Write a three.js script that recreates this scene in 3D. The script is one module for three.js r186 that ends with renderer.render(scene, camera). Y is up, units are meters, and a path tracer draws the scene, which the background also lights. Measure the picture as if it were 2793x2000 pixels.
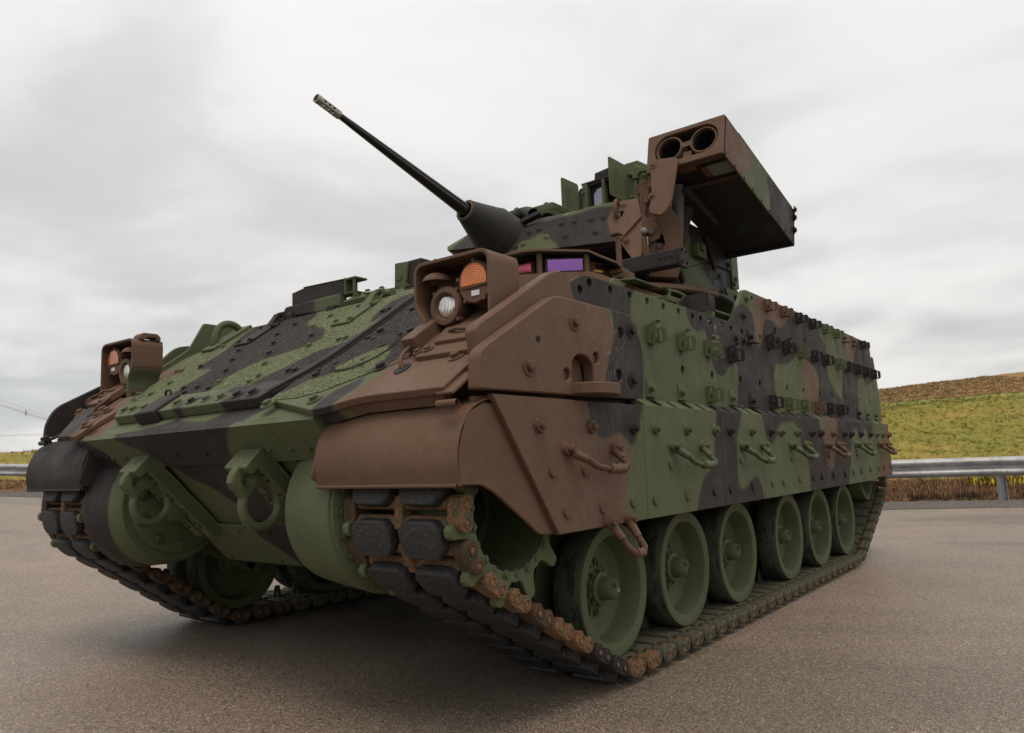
import * as THREE from 'three';
import { mergeGeometries, toCreasedNormals } from 'three/addons/utils/BufferGeometryUtils.js';
import { ConvexGeometry } from 'three/addons/geometries/ConvexGeometry.js';
import { RoundedBoxGeometry } from 'three/addons/geometries/RoundedBoxGeometry.js';

// ------------------------------------------------------------------ camera, sky, sun, exposure
const scene = new THREE.Scene();
const camera = new THREE.PerspectiveCamera(51.455, 1024 / 733, 0.05, 900);
camera.position.set(3.4075, 0.9941, 3.1213);
camera.rotation.set(0.12414, 0.65296, -0.03487, 'YXZ');
const renderer = new THREE.WebGLRenderer({ antialias: true });
renderer.setSize(1024, 733);
camera.focus = 3.4; camera.userData.fStop = 7.1;
renderer.toneMapping = THREE.LinearToneMapping;
renderer.toneMappingExposure = 1.0;
renderer.shadowMap.enabled = true;
renderer.shadowMap.type = THREE.PCFSoftShadowMap;

// ---- noise helpers
function rng(seed) { let s = seed | 0; return () => { s = (s + 0x6d2b79f5) | 0; let t = Math.imul(s ^ (s >>> 15), 1 | s); t = (t + Math.imul(t ^ (t >>> 7), 61 | t)) ^ t; return ((t ^ (t >>> 14)) >>> 0) / 4294967296; }; }
function hash2(x, y, s = 0) { let h = Math.imul(x, 374761393) ^ Math.imul(y, 668265263) ^ Math.imul(s + 17, 1442695041); h = Math.imul(h ^ (h >>> 13), 1274126177); h ^= h >>> 16; return (h >>> 0) / 4294967296; }
function vnoise(x, y, s = 0) {
  const i = Math.floor(x), j = Math.floor(y), u = x - i, v = y - j, a = u * u * (3 - 2 * u), b = v * v * (3 - 2 * v);
  const p = hash2(i, j, s), q = hash2(i + 1, j, s), r = hash2(i, j + 1, s), t = hash2(i + 1, j + 1, s);
  return p + (q - p) * a + (r - p) * b + (p - q - r + t) * a * b;
}
function fbm(x, y, o = 4, s = 0) { let f = 0, a = 0.5, n = 0; for (let k = 0; k < o; k++) { f += a * vnoise(x, y, s + k); n += a; a *= 0.5; x = x * 2.03 + 11.3; y = y * 2.03 + 7.1; } return f / n; }
const clamp = (x, a = 0, b = 1) => Math.min(b, Math.max(a, x));
const smooth = (a, b, x) => { const t = clamp((x - a) / (b - a)); return t * t * (3 - 2 * t); };
const mix = (a, b, t) => a + (b - a) * t;
const enc = (c) => Math.round(255 * (c <= 0.0031308 ? 12.92 * c : 1.055 * Math.pow(clamp(c), 1 / 2.4) - 0.055));

// ---- overcast sky: layered stratus, a little darker and bluer in the gaps, warm towards the horizon
{
  const W = 2048, H = 1024, data = new Float32Array(W * H * 4);
  for (let j = 0; j < H; j++) {
    const el = ((j + 0.5) / H - 0.5) * Math.PI, dy = Math.sin(el), ch = Math.cos(el);
    for (let i = 0; i < W; i++) {
      const az = ((i + 0.5) / W - 0.5) * 2 * Math.PI, dx = Math.cos(az) * ch, dz = Math.sin(az) * ch, o = 4 * (j * W + i);
      if (dy < 0) { const k = 0.22; data[o] = k * 1.05; data[o + 1] = k; data[o + 2] = k * 0.9; data[o + 3] = 1; continue; }
      const t = 1 / (dy + 0.16), px = dx * t, pz = dz * t;
      const wx = fbm(px * 0.7 + 3, pz * 0.7, 3, 5) - 0.5, wz = fbm(px * 0.7 - 9, pz * 0.7 + 4, 3, 9) - 0.5;
      const rx = px * 0.80 - pz * 0.60, rz = px * 0.60 + pz * 0.80;         // along and across the drift of the cloud
      const c = fbm(rx * 0.62 + wx * 2.0, rz * 0.80 + wz * 2.0, 6, 21), c2 = fbm(rx * 2.1 + wx * 2, rz * 2.6 + wz * 2, 6, 41);
      let L = 0.82 * (1 + 0.55 * Math.max(0, Math.sin(el) - 0.35));             // overcast: brightest overhead
      const gap = smooth(0.44, 0.66, 1 - (c * 0.66 + c2 * 0.34));
      const near = Math.exp(-dy / 0.22); L *= 1.0 - (0.14 + 0.10 * near) * gap + (0.16 + 0.16 * near) * (c2 - 0.5);
      const low = Math.exp(-dy / 0.10);                                    // thin bright air near the horizon
      const warm = 0.5 + 0.5 * dz * -0.9;
      L = mix(L, L * 0.92, low * 0.6);
      const r = L * (1.012 - (0.030 + 0.030 * near) * gap + 0.020 * low * warm), g = L * (1.0 - 0.006 * gap), b = L * (0.988 + 0.026 * gap - 0.060 * low * warm);
      data[o] = r; data[o + 1] = g; data[o + 2] = b; data[o + 3] = 1;
    }
  }
  const sky = new THREE.DataTexture(data, W, H, THREE.RGBAFormat, THREE.FloatType);
  sky.mapping = THREE.EquirectangularReflectionMapping; sky.magFilter = THREE.LinearFilter; sky.minFilter = THREE.LinearFilter; sky.wrapS = THREE.RepeatWrapping; sky.needsUpdate = true;
  scene.background = sky; scene.environment = sky;
}
const sun = new THREE.DirectionalLight(0xffe9cf, 1.4);
sun.position.set(6, 26, 5); sun.target.position.set(0, 1, -1.5);
sun.castShadow = true; sun.shadow.radius = 45; sun.shadow.mapSize.set(2048, 2048);
Object.assign(sun.shadow.camera, { left: -14, right: 14, top: 14, bottom: -14, near: 1, far: 70 });
scene.add(sun, sun.target);

// ------------------------------------------------------------------ naming and grouping
const counts = {};
function numbered(n) { counts[n] = (counts[n] ?? -1) + 1; return counts[n] ? n + '_' + String(counts[n]).padStart(3, '0') : n; }
function finish(m) { m.castShadow = true; m.receiveShadow = true; return m; }
function thing(name, label, category, kind) { const g = new THREE.Group(); g.name = numbered(name); if (label) g.userData = { label, category }; if (kind) g.userData.kind = kind; scene.add(g); return g; }
function group(name, parent, label) { const g = new THREE.Group(); g.name = name; if (label) g.userData.label = label; parent.add(g); return g; }

// ------------------------------------------------------------------ geometry helpers
const V = (x, y, z) => new THREE.Vector3(x, y, z);
function clean(g) { if (g.index) g = g.toNonIndexed(); for (const k of Object.keys(g.attributes)) if (!['position', 'normal', 'uv'].includes(k)) g.deleteAttribute(k); g.morphAttributes = {}; if (!g.attributes.uv) g.setAttribute('uv', new THREE.BufferAttribute(new Float32Array(g.attributes.position.count * 2), 2)); return g; }
function merged(list) { return list.length === 1 ? clean(list[0]) : mergeGeometries(list.map(clean)); }
function mapUV(g, kind) {                                                   // texture coordinates in metres, from the thing's own axes
  const p = g.attributes.position, n = g.attributes.normal, uv = g.attributes.uv;
  for (let i = 0; i < p.count; i++) {
    const x = p.getX(i), y = p.getY(i), z = p.getZ(i), a = Math.abs(n.getX(i)), b = Math.abs(n.getY(i)), c = Math.abs(n.getZ(i));
    if (kind === 'side') uv.setXY(i, z, y); else if (kind === 'front') uv.setXY(i, x, y); else if (kind === 'top') uv.setXY(i, x, z);
    else if (a >= b && a >= c) uv.setXY(i, z, y); else if (b >= c) uv.setXY(i, x, z); else uv.setXY(i, x, y);
  }
  return g;
}
function part(name, geos, mat, parent, label) {
  const g = merged(Array.isArray(geos) ? geos : [geos]);
  if (mat.userData.uv !== 'own') mapUV(g, mat.userData.uv);
  const m = finish(new THREE.Mesh(g, mat)); m.name = name; if (label) m.userData.label = label; parent.add(m); return m;
}
const cross = (a, b) => [a[1] * b[2] - a[2] * b[1], a[2] * b[0] - a[0] * b[2], a[0] * b[1] - a[1] * b[0]];
const unit = (a) => { const l = Math.hypot(...a); return a.map((v) => v / l); };
// polygon given in the plane (ex, ey) at o, thickened by d along ex x ey, edges chamfered by b
function ext(pts, { o = [0, 0, 0], ex = [1, 0, 0], ey = [0, 1, 0], d = 0.03, b = 0.004, holes = [], seg = 1 } = {}) {
  const sh = new THREE.Shape(pts.map((p) => new THREE.Vector2(p[0], p[1])));
  for (const h of holes) { const q = new THREE.Path(); if (typeof h[0] === 'number') q.absarc(h[0], h[1], h[2], 0, Math.PI * 2, true); else q.setFromPoints(h.map((p) => new THREE.Vector2(p[0], p[1]))); sh.holes.push(q); }
  const g = new THREE.ExtrudeGeometry(sh, { depth: Math.max(1e-4, d - 2 * b), bevelEnabled: b > 0, bevelThickness: b, bevelSize: b, bevelOffset: -b, bevelSegments: seg, curveSegments: 14 });
  if (b > 0) g.translate(0, 0, b);
  const ez = cross(ex, ey);
  const m = new THREE.Matrix4().makeBasis(V(...ex), V(...ey), V(...ez)); m.setPosition(...o);
  const r = g.applyMatrix4(m); return pts.length > 8 || holes.length ? toCreasedNormals(r, 0.5) : r;
}
const sidePlate = (pts, x, d, holes = [], b = 0.004) => ext(pts, { o: [x, 0, 0], ex: [0, 0, 1], ey: [0, 1, 0], d, b, holes });          // (z, y), outer face at +x
const farPlate = (pts, x, d, holes = [], b = 0.004) => ext(pts, { o: [x, 0, 0], ex: [0, 0, 1], ey: [0, 1, 0], d: d, b, holes });
const frontPlate = (pts, z, d, holes = [], b = 0.004) => ext(pts, { o: [0, 0, z - d], d, b, holes });                                   // (x, y), front face at z
function flatPlate(pts, y, d, holes = [], b = 0.004) { return ext(pts.map(([x, z]) => [x, -z]), { o: [0, y - d, 0], ex: [1, 0, 0], ey: [0, 0, -1], d, b, holes: holes.map((h) => typeof h[0] === 'number' ? [h[0], -h[1], h[2]] : h.map(([x, z]) => [x, -z])) }); }
// the glacis: y = 2.036 - 0.67 z
const GU = unit([0, 0.67, -1]), GN = unit([0, 1, 0.67]);
const glacisY = (z) => 2.036 - 0.67 * z;
const onGlacis = (x, z, h = 0) => [x, glacisY(z) + h * GN[1], z + h * GN[2]];
function glacisSlab(pts, h, d, b = 0.003, holes = []) { const k = 1 / -GU[2]; return ext(pts.map(([x, z]) => [x, -z * k]), { o: [0, 2.036 + h * GN[1], h * GN[2]], ex: [1, 0, 0], ey: GU, d, b, holes: holes.map((q) => q.map(([x, z]) => [x, -z * k])) }); }
// the sloping nose plate: z = y + 0.078
const NN = unit([0, -1, 1]), ND = unit([0, -1, -1]);
function rounded(pts, r, n = 4) {                                           // polygon with rounded corners; r a number or one per corner
  const out = [];
  pts.forEach((p, i) => {
    const a = pts[(i + pts.length - 1) % pts.length], c = pts[(i + 1) % pts.length], rr = Array.isArray(r) ? r[i] : r;
    const la = Math.hypot(a[0] - p[0], a[1] - p[1]), lc = Math.hypot(c[0] - p[0], c[1] - p[1]), k = Math.min(rr, la * 0.49, lc * 0.49);
    if (k < 1e-4) { out.push(p); return; }
    const s = [p[0] + (a[0] - p[0]) * k / la, p[1] + (a[1] - p[1]) * k / la], e = [p[0] + (c[0] - p[0]) * k / lc, p[1] + (c[1] - p[1]) * k / lc];
    for (let j = 0; j <= n; j++) { const t = j / n; out.push([(1 - t) * (1 - t) * s[0] + 2 * t * (1 - t) * p[0] + t * t * e[0], (1 - t) * (1 - t) * s[1] + 2 * t * (1 - t) * p[1] + t * t * e[1]]); }
  });
  return out;
}
const circlePts = (x, y, r, n = 20, a0 = 0, a1 = Math.PI * 2) => Array.from({ length: n }, (_, i) => { const t = a0 + (a1 - a0) * i / (a1 - a0 > 6.28 ? n : n - 1); return [x + r * Math.cos(t), y + r * Math.sin(t)]; });
function turnTo(g, dir, pos) { return g.applyQuaternion(new THREE.Quaternion().setFromUnitVectors(V(0, 1, 0), V(...unit(dir)))).translate(...pos); }
function rod(p, q, r0, r1 = r0, n = 14, open = false) { const d = [q[0] - p[0], q[1] - p[1], q[2] - p[2]], L = Math.hypot(...d); return turnTo(new THREE.CylinderGeometry(r1, r0, L, n, 1, open), d, [(p[0] + q[0]) / 2, (p[1] + q[1]) / 2, (p[2] + q[2]) / 2]); }
function wire(pts, r, n = 24, k = 8) { return new THREE.TubeGeometry(new THREE.CatmullRomCurve3(pts.map((p) => V(...p)), false, 'centripetal'), n, r, k); }
function boxAt(w, h, d, pos, rot = [0, 0, 0], r = 0.006) { const g = new RoundedBoxGeometry(w, h, d, 1, Math.min(r, w / 3, h / 3, d / 3)); return g.applyMatrix4(new THREE.Matrix4().makeRotationFromEuler(new THREE.Euler(...rot))).translate(...pos); }
function basisBox(w, h, d, pos, ex, ey, r = 0.006) { const g = new RoundedBoxGeometry(w, h, d, 1, Math.min(r, w / 3, h / 3, d / 3)); return g.applyMatrix4(new THREE.Matrix4().makeBasis(V(...ex), V(...ey), V(...cross(ex, ey)))).translate(...pos); }
function lathe(prof, axis, pos, n = 40) { return toCreasedNormals(turnTo(new THREE.LatheGeometry(prof.map((p) => new THREE.Vector2(p[0], p[1])), n), axis, pos), 0.6); }   // profile (radius, along axis)
function ring(r, t, axis, pos, n = 40) { const g = new THREE.TorusGeometry(r, t, 8, n); g.rotateX(Math.PI / 2); return turnTo(g, axis, pos); }
function hull(pts) { const g = new ConvexGeometry(pts.map((p) => V(...p))); return g; }

// ------------------------------------------------------------------ materials
const COL = { green: [0.085, 0.101, 0.050], black: [0.0285, 0.0232, 0.0228], brown: [0.121, 0.071, 0.046] };
const tex = (data, w, h, srgb = true) => { const t = new THREE.DataTexture(data, w, h, THREE.RGBAFormat); t.wrapS = t.wrapT = THREE.RepeatWrapping; t.magFilter = THREE.LinearFilter; t.minFilter = THREE.LinearMipmapLinearFilter; t.generateMipmaps = true; if (srgb) t.colorSpace = THREE.SRGBColorSpace; t.needsUpdate = true; return t; };
function greyTile(n, f) { const d = new Uint8Array(n * n * 4); for (let j = 0; j < n; j++) for (let i = 0; i < n; i++) { const v = clamp(f(i / n, j / n)) * 255, o = 4 * (j * n + i); d[o] = d[o + 1] = d[o + 2] = v; d[o + 3] = 255; } return tex(d, n, n, false); }
const tileNoise = (u, v, k, s) => { const x = u * k, y = v * k, i = Math.floor(x), j = Math.floor(y), a = x - i, b = y - j, A = a * a * (3 - 2 * a), B = b * b * (3 - 2 * b), h = (p, q) => hash2(((p % k) + k) % k, ((q % k) + k) % k, s); return mix(mix(h(i, j), h(i + 1, j), A), mix(h(i, j + 1), h(i + 1, j + 1), A), B); };
const peel = greyTile(512, (u, v) => 0.5 * tileNoise(u, v, 90, 3) + 0.3 * tileNoise(u, v, 190, 5) + 0.2 * tileNoise(u, v, 14, 6)); peel.repeat.set(2.5, 2.5);
const gritBump = greyTile(512, (u, v) => 0.25 * tileNoise(u, v, 60, 13) + 0.75 * Math.pow(tileNoise(u, v, 128, 15), 1.4)); gritBump.repeat.set(1.7, 1.7);
const wearRough = greyTile(256, (u, v) => 0.72 + 0.22 * (tileNoise(u, v, 9, 31) - 0.5) + 0.16 * (tileNoise(u, v, 40, 33) - 0.5)); wearRough.repeat.set(1.1, 1.1);

// camouflage laid out on a plane of the vehicle, in metres; soft sprayed edges
function smoothLoop(p) { const c = new THREE.CatmullRomCurve3(p.map(([a, b]) => V(a, b, 0)), true, 'centripetal'); return c.getPoints(p.length * 5).map((q) => [q.x, q.y]); }
function camo(u0, u1, v0, v1, W, H, polys, { grit = 0, base = 'green', blur = 0.020, marks = [], seed = 1 } = {}) {
  const N = W * H, rgb = new Float32Array(N * 3), idx = new Uint8Array(N), names = ['green', 'black', 'brown'];
  const bc = COL[base]; for (let i = 0; i < N; i++) { rgb[3 * i] = bc[0]; rgb[3 * i + 1] = bc[1]; rgb[3 * i + 2] = bc[2]; idx[i] = names.indexOf(base); }
  const m = new Float32Array(N), t = new Float32Array(N), rx = Math.max(1, Math.round(blur / (u1 - u0) * W)), ry = Math.max(1, Math.round(blur / (v1 - v0) * H));
  for (const [col, raw] of polys) {
    m.fill(0); const p = smoothLoop(raw);
    for (let j = 0; j < H; j++) {
      const y = v0 + (j + 0.5) / H * (v1 - v0), xs = [];
      for (let k = 0; k < p.length; k++) { const a = p[k], b = p[(k + 1) % p.length]; if ((a[1] > y) !== (b[1] > y)) xs.push(a[0] + (y - a[1]) / (b[1] - a[1]) * (b[0] - a[0])); }
      xs.sort((a, b) => a - b);
      for (let k = 0; k + 1 < xs.length; k += 2) { const i0 = clamp(Math.ceil((xs[k] - u0) / (u1 - u0) * W - 0.5), 0, W), i1 = clamp(Math.ceil((xs[k + 1] - u0) / (u1 - u0) * W - 0.5), 0, W); for (let i = i0; i < i1; i++) m[j * W + i] = 1; }
    }
    for (let pass = 0; pass < 2; pass++) {
      for (let j = 0; j < H; j++) { let s = 0; const R = j * W; for (let i = -rx; i <= rx; i++) s += m[R + clamp(i, 0, W - 1)]; for (let i = 0; i < W; i++) { t[R + i] = s / (2 * rx + 1); s += m[R + Math.min(W - 1, i + rx + 1)] - m[R + Math.max(0, i - rx)]; } }
      for (let i = 0; i < W; i++) { let s = 0; for (let j = -ry; j <= ry; j++) s += t[clamp(j, 0, H - 1) * W + i]; for (let j = 0; j < H; j++) { m[j * W + i] = s / (2 * ry + 1); s += t[Math.min(H - 1, j + ry + 1) * W + i] - t[Math.max(0, j - ry) * W + i]; } }
    }
    const c = COL[col], ci = names.indexOf(col);
    for (let j = 0; j < H; j++) for (let i = 0; i < W; i++) {
      const o = j * W + i; if (m[o] <= 0) continue;
      const w = smooth(0.22, 0.78, m[o] + 0.10 * (vnoise(i * 0.9, j * 0.9, 7) - 0.5)); if (w <= 0) continue;
      for (let k = 0; k < 3; k++) rgb[3 * o + k] = mix(rgb[3 * o + k], c[k], w); if (w > 0.5) idx[o] = ci;
    }
  }
  for (const [a, b, c, d, s, w = 0.0022] of marks) {                          // scratches
    const L = Math.hypot(c - a, d - b), n = Math.ceil(L / (u1 - u0) * W * 2);
    for (let k = 0; k <= n; k++) { const q = k / n, x = mix(a, c, q) + 0.01 * (vnoise(q * 5, s * 90, 3) - 0.5), y = mix(b, d, q), i = Math.floor((x - u0) / (u1 - u0) * W), j = Math.floor((y - v0) / (v1 - v0) * H); if (i < 0 || j < 0 || i >= W || j >= H) continue; const o = 3 * (j * W + i), e = s * (0.35 + 0.65 * hash2(k, Math.floor(a * 999), 4)) * Math.sin(Math.PI * clamp(q, 0.05, 0.95)); for (let z = 0; z < 3; z++) rgb[o + z] = mix(rgb[o + z], [0.30, 0.28, 0.26][z], e); }
  }
  const out = new Uint8Array(N * 4), sx = (u1 - u0) / W, sy = (v1 - v0) / H;
  for (let j = 0; j < H; j++) for (let i = 0; i < W; i++) {
    const o = j * W + i, u = u0 + i * sx, v = v0 + j * sy;
    let k = 1 + 0.14 * (fbm(u * 5, v * 5, 3, seed + 60) - 0.5) + 0.10 * (hash2(i, j, seed) - 0.5) + 0.10 * (vnoise(u * 60, v * 60, seed + 2) - 0.5);
    let dust = 0.05 * smooth(0.5, 0.8, fbm(u * 2.4 + 5, v * 3.1, 4, seed + 80));
    if (grit) { const h = hash2(i, j, seed + 5) * 0.35 + 0.65 * hash2((i + (j >> 2)) >> 1, j >> 1, seed + 6); k *= 1.15 + grit * (h - 0.5) * 2.4; if (h > 0.74) dust += 0.17 * grit; }
    for (let c = 0; c < 3; c++) out[4 * o + c] = enc(mix(rgb[3 * o + c] * k, [0.24, 0.21, 0.17][c], dust));
    out[4 * o + 3] = 255;
  }
  const map = tex(out, W, H); map.repeat.set(1 / (u1 - u0), 1 / (v1 - v0)); map.offset.set(-u0 / (u1 - u0), -v0 / (v1 - v0)); map.wrapS = map.wrapT = THREE.ClampToEdgeWrapping;
  const pick = (u, v) => names[idx[clamp(Math.floor((v - v0) / (v1 - v0) * H), 0, H - 1) * W + clamp(Math.floor((u - u0) / (u1 - u0) * W), 0, W - 1)]];
  return { map, pick };
}
const std = (o, uv) => { const m = o.specularIntensity === undefined ? new THREE.MeshStandardMaterial(o) : new THREE.MeshPhysicalMaterial(o); if (uv) m.userData.uv = uv; return m; };
const paintOf = (c, uv, grit) => std(grit ? { map: c.map, roughness: 0.9, specularIntensity: 0.4, bumpMap: gritBump, bumpScale: 0.004 } : { map: c.map, roughness: 0.9, specularIntensity: 0.5, roughnessMap: wearRough, bumpMap: peel, bumpScale: 0.0009 }, uv);

const upperPolys = [
  ['brown', [[1.60, 2.20], [0.53, 1.85], [0.46, 1.77], [0.45, 1.71], [0.28, 1.65], [0.22, 1.55], [0.25, 1.47], [0.31, 1.34], [0.33, 1.15], [1.60, 1.10]]],
  ['black', [[0.45, 1.80], [0.45, 1.74], [0.42, 1.66], [0.25, 1.65], [0.22, 1.55], [0.25, 1.47], [0.31, 1.34], [0.34, 1.20], [-0.10, 1.20], [-0.17, 1.46], [-0.14, 1.57], [-0.07, 1.64], [-0.08, 1.74], [-0.12, 1.81], [-0.11, 1.87], [0.35, 1.83]]],
  ['black', [[-0.72, 1.84], [-0.72, 1.73], [-0.77, 1.69], [-0.86, 1.68], [-0.93, 1.70], [-0.99, 1.60], [-1.02, 1.49], [-1.10, 1.45], [-1.19, 1.46], [-1.28, 1.52], [-1.38, 1.55], [-1.40, 1.47], [-1.35, 1.22], [-1.73, 1.22], [-2.05, 1.29], [-2.11, 1.32], [-2.06, 1.41], [-2.07, 1.55], [-2.15, 1.60], [-2.32, 1.61], [-2.56, 1.69], [-2.64, 1.76], [-2.52, 1.85], [-2.36, 1.89], [-2.24, 1.87], [-2.09, 1.90], [-1.94, 1.88], [-1.90, 1.80], [-1.81, 1.68], [-1.76, 1.71], [-1.75, 1.80], [-1.73, 1.88], [-1.64, 1.93], [-1.54, 1.94], [-1.41, 1.88], [-1.34, 1.84], [-1.15, 1.84]]],
  ['brown', [[-1.85, 2.12], [-1.77, 1.95], [-1.75, 1.89], [-1.75, 1.78], [-1.79, 1.67], [-1.84, 1.72], [-1.90, 1.82], [-1.96, 1.88], [-2.09, 1.91], [-2.24, 1.87], [-2.35, 1.90], [-2.44, 1.98], [-2.55, 2.12]]],
  ['black', [[-2.55, 2.12], [-2.46, 1.98], [-2.36, 1.89], [-2.51, 1.82], [-2.67, 1.74], [-2.75, 1.69], [-2.90, 1.67], [-3.04, 1.63], [-3.11, 1.57], [-3.05, 1.41], [-2.89, 1.32], [-3.65, 1.25], [-3.77, 1.39], [-3.54, 1.49], [-3.38, 1.62], [-3.40, 1.77], [-3.37, 1.86], [-3.21, 1.94], [-3.26, 2.01], [-3.35, 2.12]]],
  ['brown', [[-2.77, 1.69], [-2.69, 1.60], [-2.68, 1.50], [-2.71, 1.36], [-2.81, 1.27], [-2.99, 1.30], [-3.06, 1.44], [-3.10, 1.57], [-3.01, 1.64], [-2.88, 1.67]]],
  ['brown', [[-3.94, 2.12], [-4.01, 1.89], [-4.12, 1.77], [-4.23, 1.78], [-4.37, 1.90], [-4.60, 2.12]]],
  ['black', [[-4.60, 2.12], [-4.37, 1.90], [-4.23, 1.78], [-4.09, 1.78], [-3.88, 1.74], [-3.81, 1.57], [-3.72, 1.22], [-4.25, 1.22], [-4.35, 1.60], [-4.54, 1.66], [-4.75, 1.60], [-5.02, 1.72], [-5.17, 1.80], [-4.95, 2.12]]],
];
const lowerPolys = [
  ['brown', [[1.60, 1.35], [0.46, 1.30], [0.46, 1.18], [0.44, 1.12], [0.39, 1.08], [0.31, 1.08], [0.24, 1.10], [0.18, 1.09], [0.13, 1.04], [0.15, 0.97], [0.20, 0.74], [0.21, 0.60], [1.60, 0.50]]],
  ['black', [[0.46, 1.30], [0.46, 1.18], [0.44, 1.12], [0.39, 1.08], [0.31, 1.08], [0.24, 1.10], [0.18, 1.09], [0.12, 1.04], [0.07, 1.08], [-0.01, 1.24], [-0.01, 1.30]]],
  ['black', [[-0.86, 1.30], [-0.85, 1.19], [-0.81, 1.07], [-0.77, 0.94], [-0.63, 0.87], [-0.53, 0.71], [-0.52, 0.62], [-0.90, 0.62], [-1.50, 0.62], [-1.50, 0.71], [-1.46, 0.82], [-1.40, 0.86], [-1.32, 0.84], [-1.21, 0.80], [-1.14, 0.79], [-1.11, 0.84], [-1.11, 0.97], [-1.13, 1.09], [-1.20, 1.18], [-1.22, 1.30]]],
  ['black', [[-1.56, 1.30], [-1.59, 1.16], [-1.62, 1.08], [-1.69, 1.05], [-1.78, 1.08], [-1.86, 1.16], [-2.01, 1.19], [-2.18, 1.19], [-2.27, 1.14], [-2.29, 1.06], [-2.43, 0.90], [-2.47, 0.62], [-3.34, 0.62], [-3.55, 0.83], [-3.66, 1.04], [-3.74, 1.14], [-3.85, 1.18], [-3.96, 1.10], [-4.17, 1.17], [-4.35, 1.11], [-4.49, 1.30], [-3.52, 1.30], [-2.31, 1.30]]],
  ['brown', [[-3.20, 1.30], [-2.96, 1.20], [-2.86, 1.10], [-2.89, 0.96], [-2.92, 0.88], [-3.03, 0.84], [-3.12, 0.94], [-3.19, 1.11], [-3.29, 1.22]]],
  ['green', [[-2.79, 1.30], [-2.78, 1.20], [-2.85, 1.11], [-2.97, 1.18], [-3.01, 1.30]]],
  ['brown', [[-5.02, 1.30], [-4.81, 1.04], [-4.62, 0.85], [-4.56, 0.65], [-5.15, 0.62], [-5.40, 1.30]]],
];
const R0 = rng(77), upMarks = [], loMarks = [];
for (let k = 0; k < 70; k++) { const z = 0.02 + 0.42 * R0(), y = 1.3 + 0.32 * R0(), a = R0() * 3.1, l = 0.02 + 0.10 * R0() * R0(); upMarks.push([z, y, z + l * Math.cos(a), y + l * Math.sin(a), 0.12 + 0.3 * R0()]); }
for (let k = 0; k < 40; k++) { const z = -5 + 6 * R0(), y = 1.3 + 0.6 * R0(), a = R0() * 3.1, l = 0.02 + 0.06 * R0(); upMarks.push([z, y, z + l * Math.cos(a), y + l * Math.sin(a), 0.08 + 0.2 * R0()]); }
for (let k = 0; k < 60; k++) { const z = 0.15 + 0.4 * R0(), y = 0.75 + 0.45 * R0(), a = 1.57 + (R0() - 0.5), l = 0.02 + 0.10 * R0(); loMarks.push([z, y, z + l * Math.cos(a), y + l * Math.sin(a), 0.10 + 0.25 * R0()]); }
for (let k = 0; k < 120; k++) { const z = -3.2 + 3.2 * R0() ** 2, y = 0.74 + 0.46 * R0(); loMarks.push([z, y, z + 0.002, y + 0.003 + 0.004 * R0(), 0.5 + 0.4 * R0(), 0.003]); }
const cUpper = camo(-5.4, 1.4, 1.15, 2.15, 2048, 320, upperPolys, { marks: upMarks, seed: 3 });
const cLower = camo(-5.4, 1.4, 0.55, 1.30, 2048, 256, lowerPolys, { marks: loMarks, seed: 5 });
const nosePolys = [
  ['black', [[-0.64, 1.24], [-0.58, 1.16], [-0.45, 1.11], [-0.38, 1.08], [-0.35, 1.04], [-0.29, 0.97], [-0.15, 0.90], [-0.07, 0.81], [-0.06, 0.73], [-0.08, 0.67], [-0.03, 0.61], [0.05, 0.52], [0.13, 0.40], [0.27, 0.50], [0.23, 0.66], [0.24, 0.73], [0.25, 0.81], [0.31, 0.94], [0.27, 1.00], [0.28, 1.07], [0.35, 1.13], [0.44, 1.19], [0.49, 1.28], [-0.36, 1.28]]],
  ['black', [[-0.97, 1.19], [-0.90, 1.15], [-0.82, 1.10], [-0.80, 1.00], [-0.80, 0.80], [-0.83, 0.60], [-0.90, 0.42], [-1.3, 0.42], [-1.3, 1.17]]],
];
const cNose = camo(-1.2, 1.2, 0.4, 1.3, 1024, 384, nosePolys, { seed: 8 });
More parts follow.
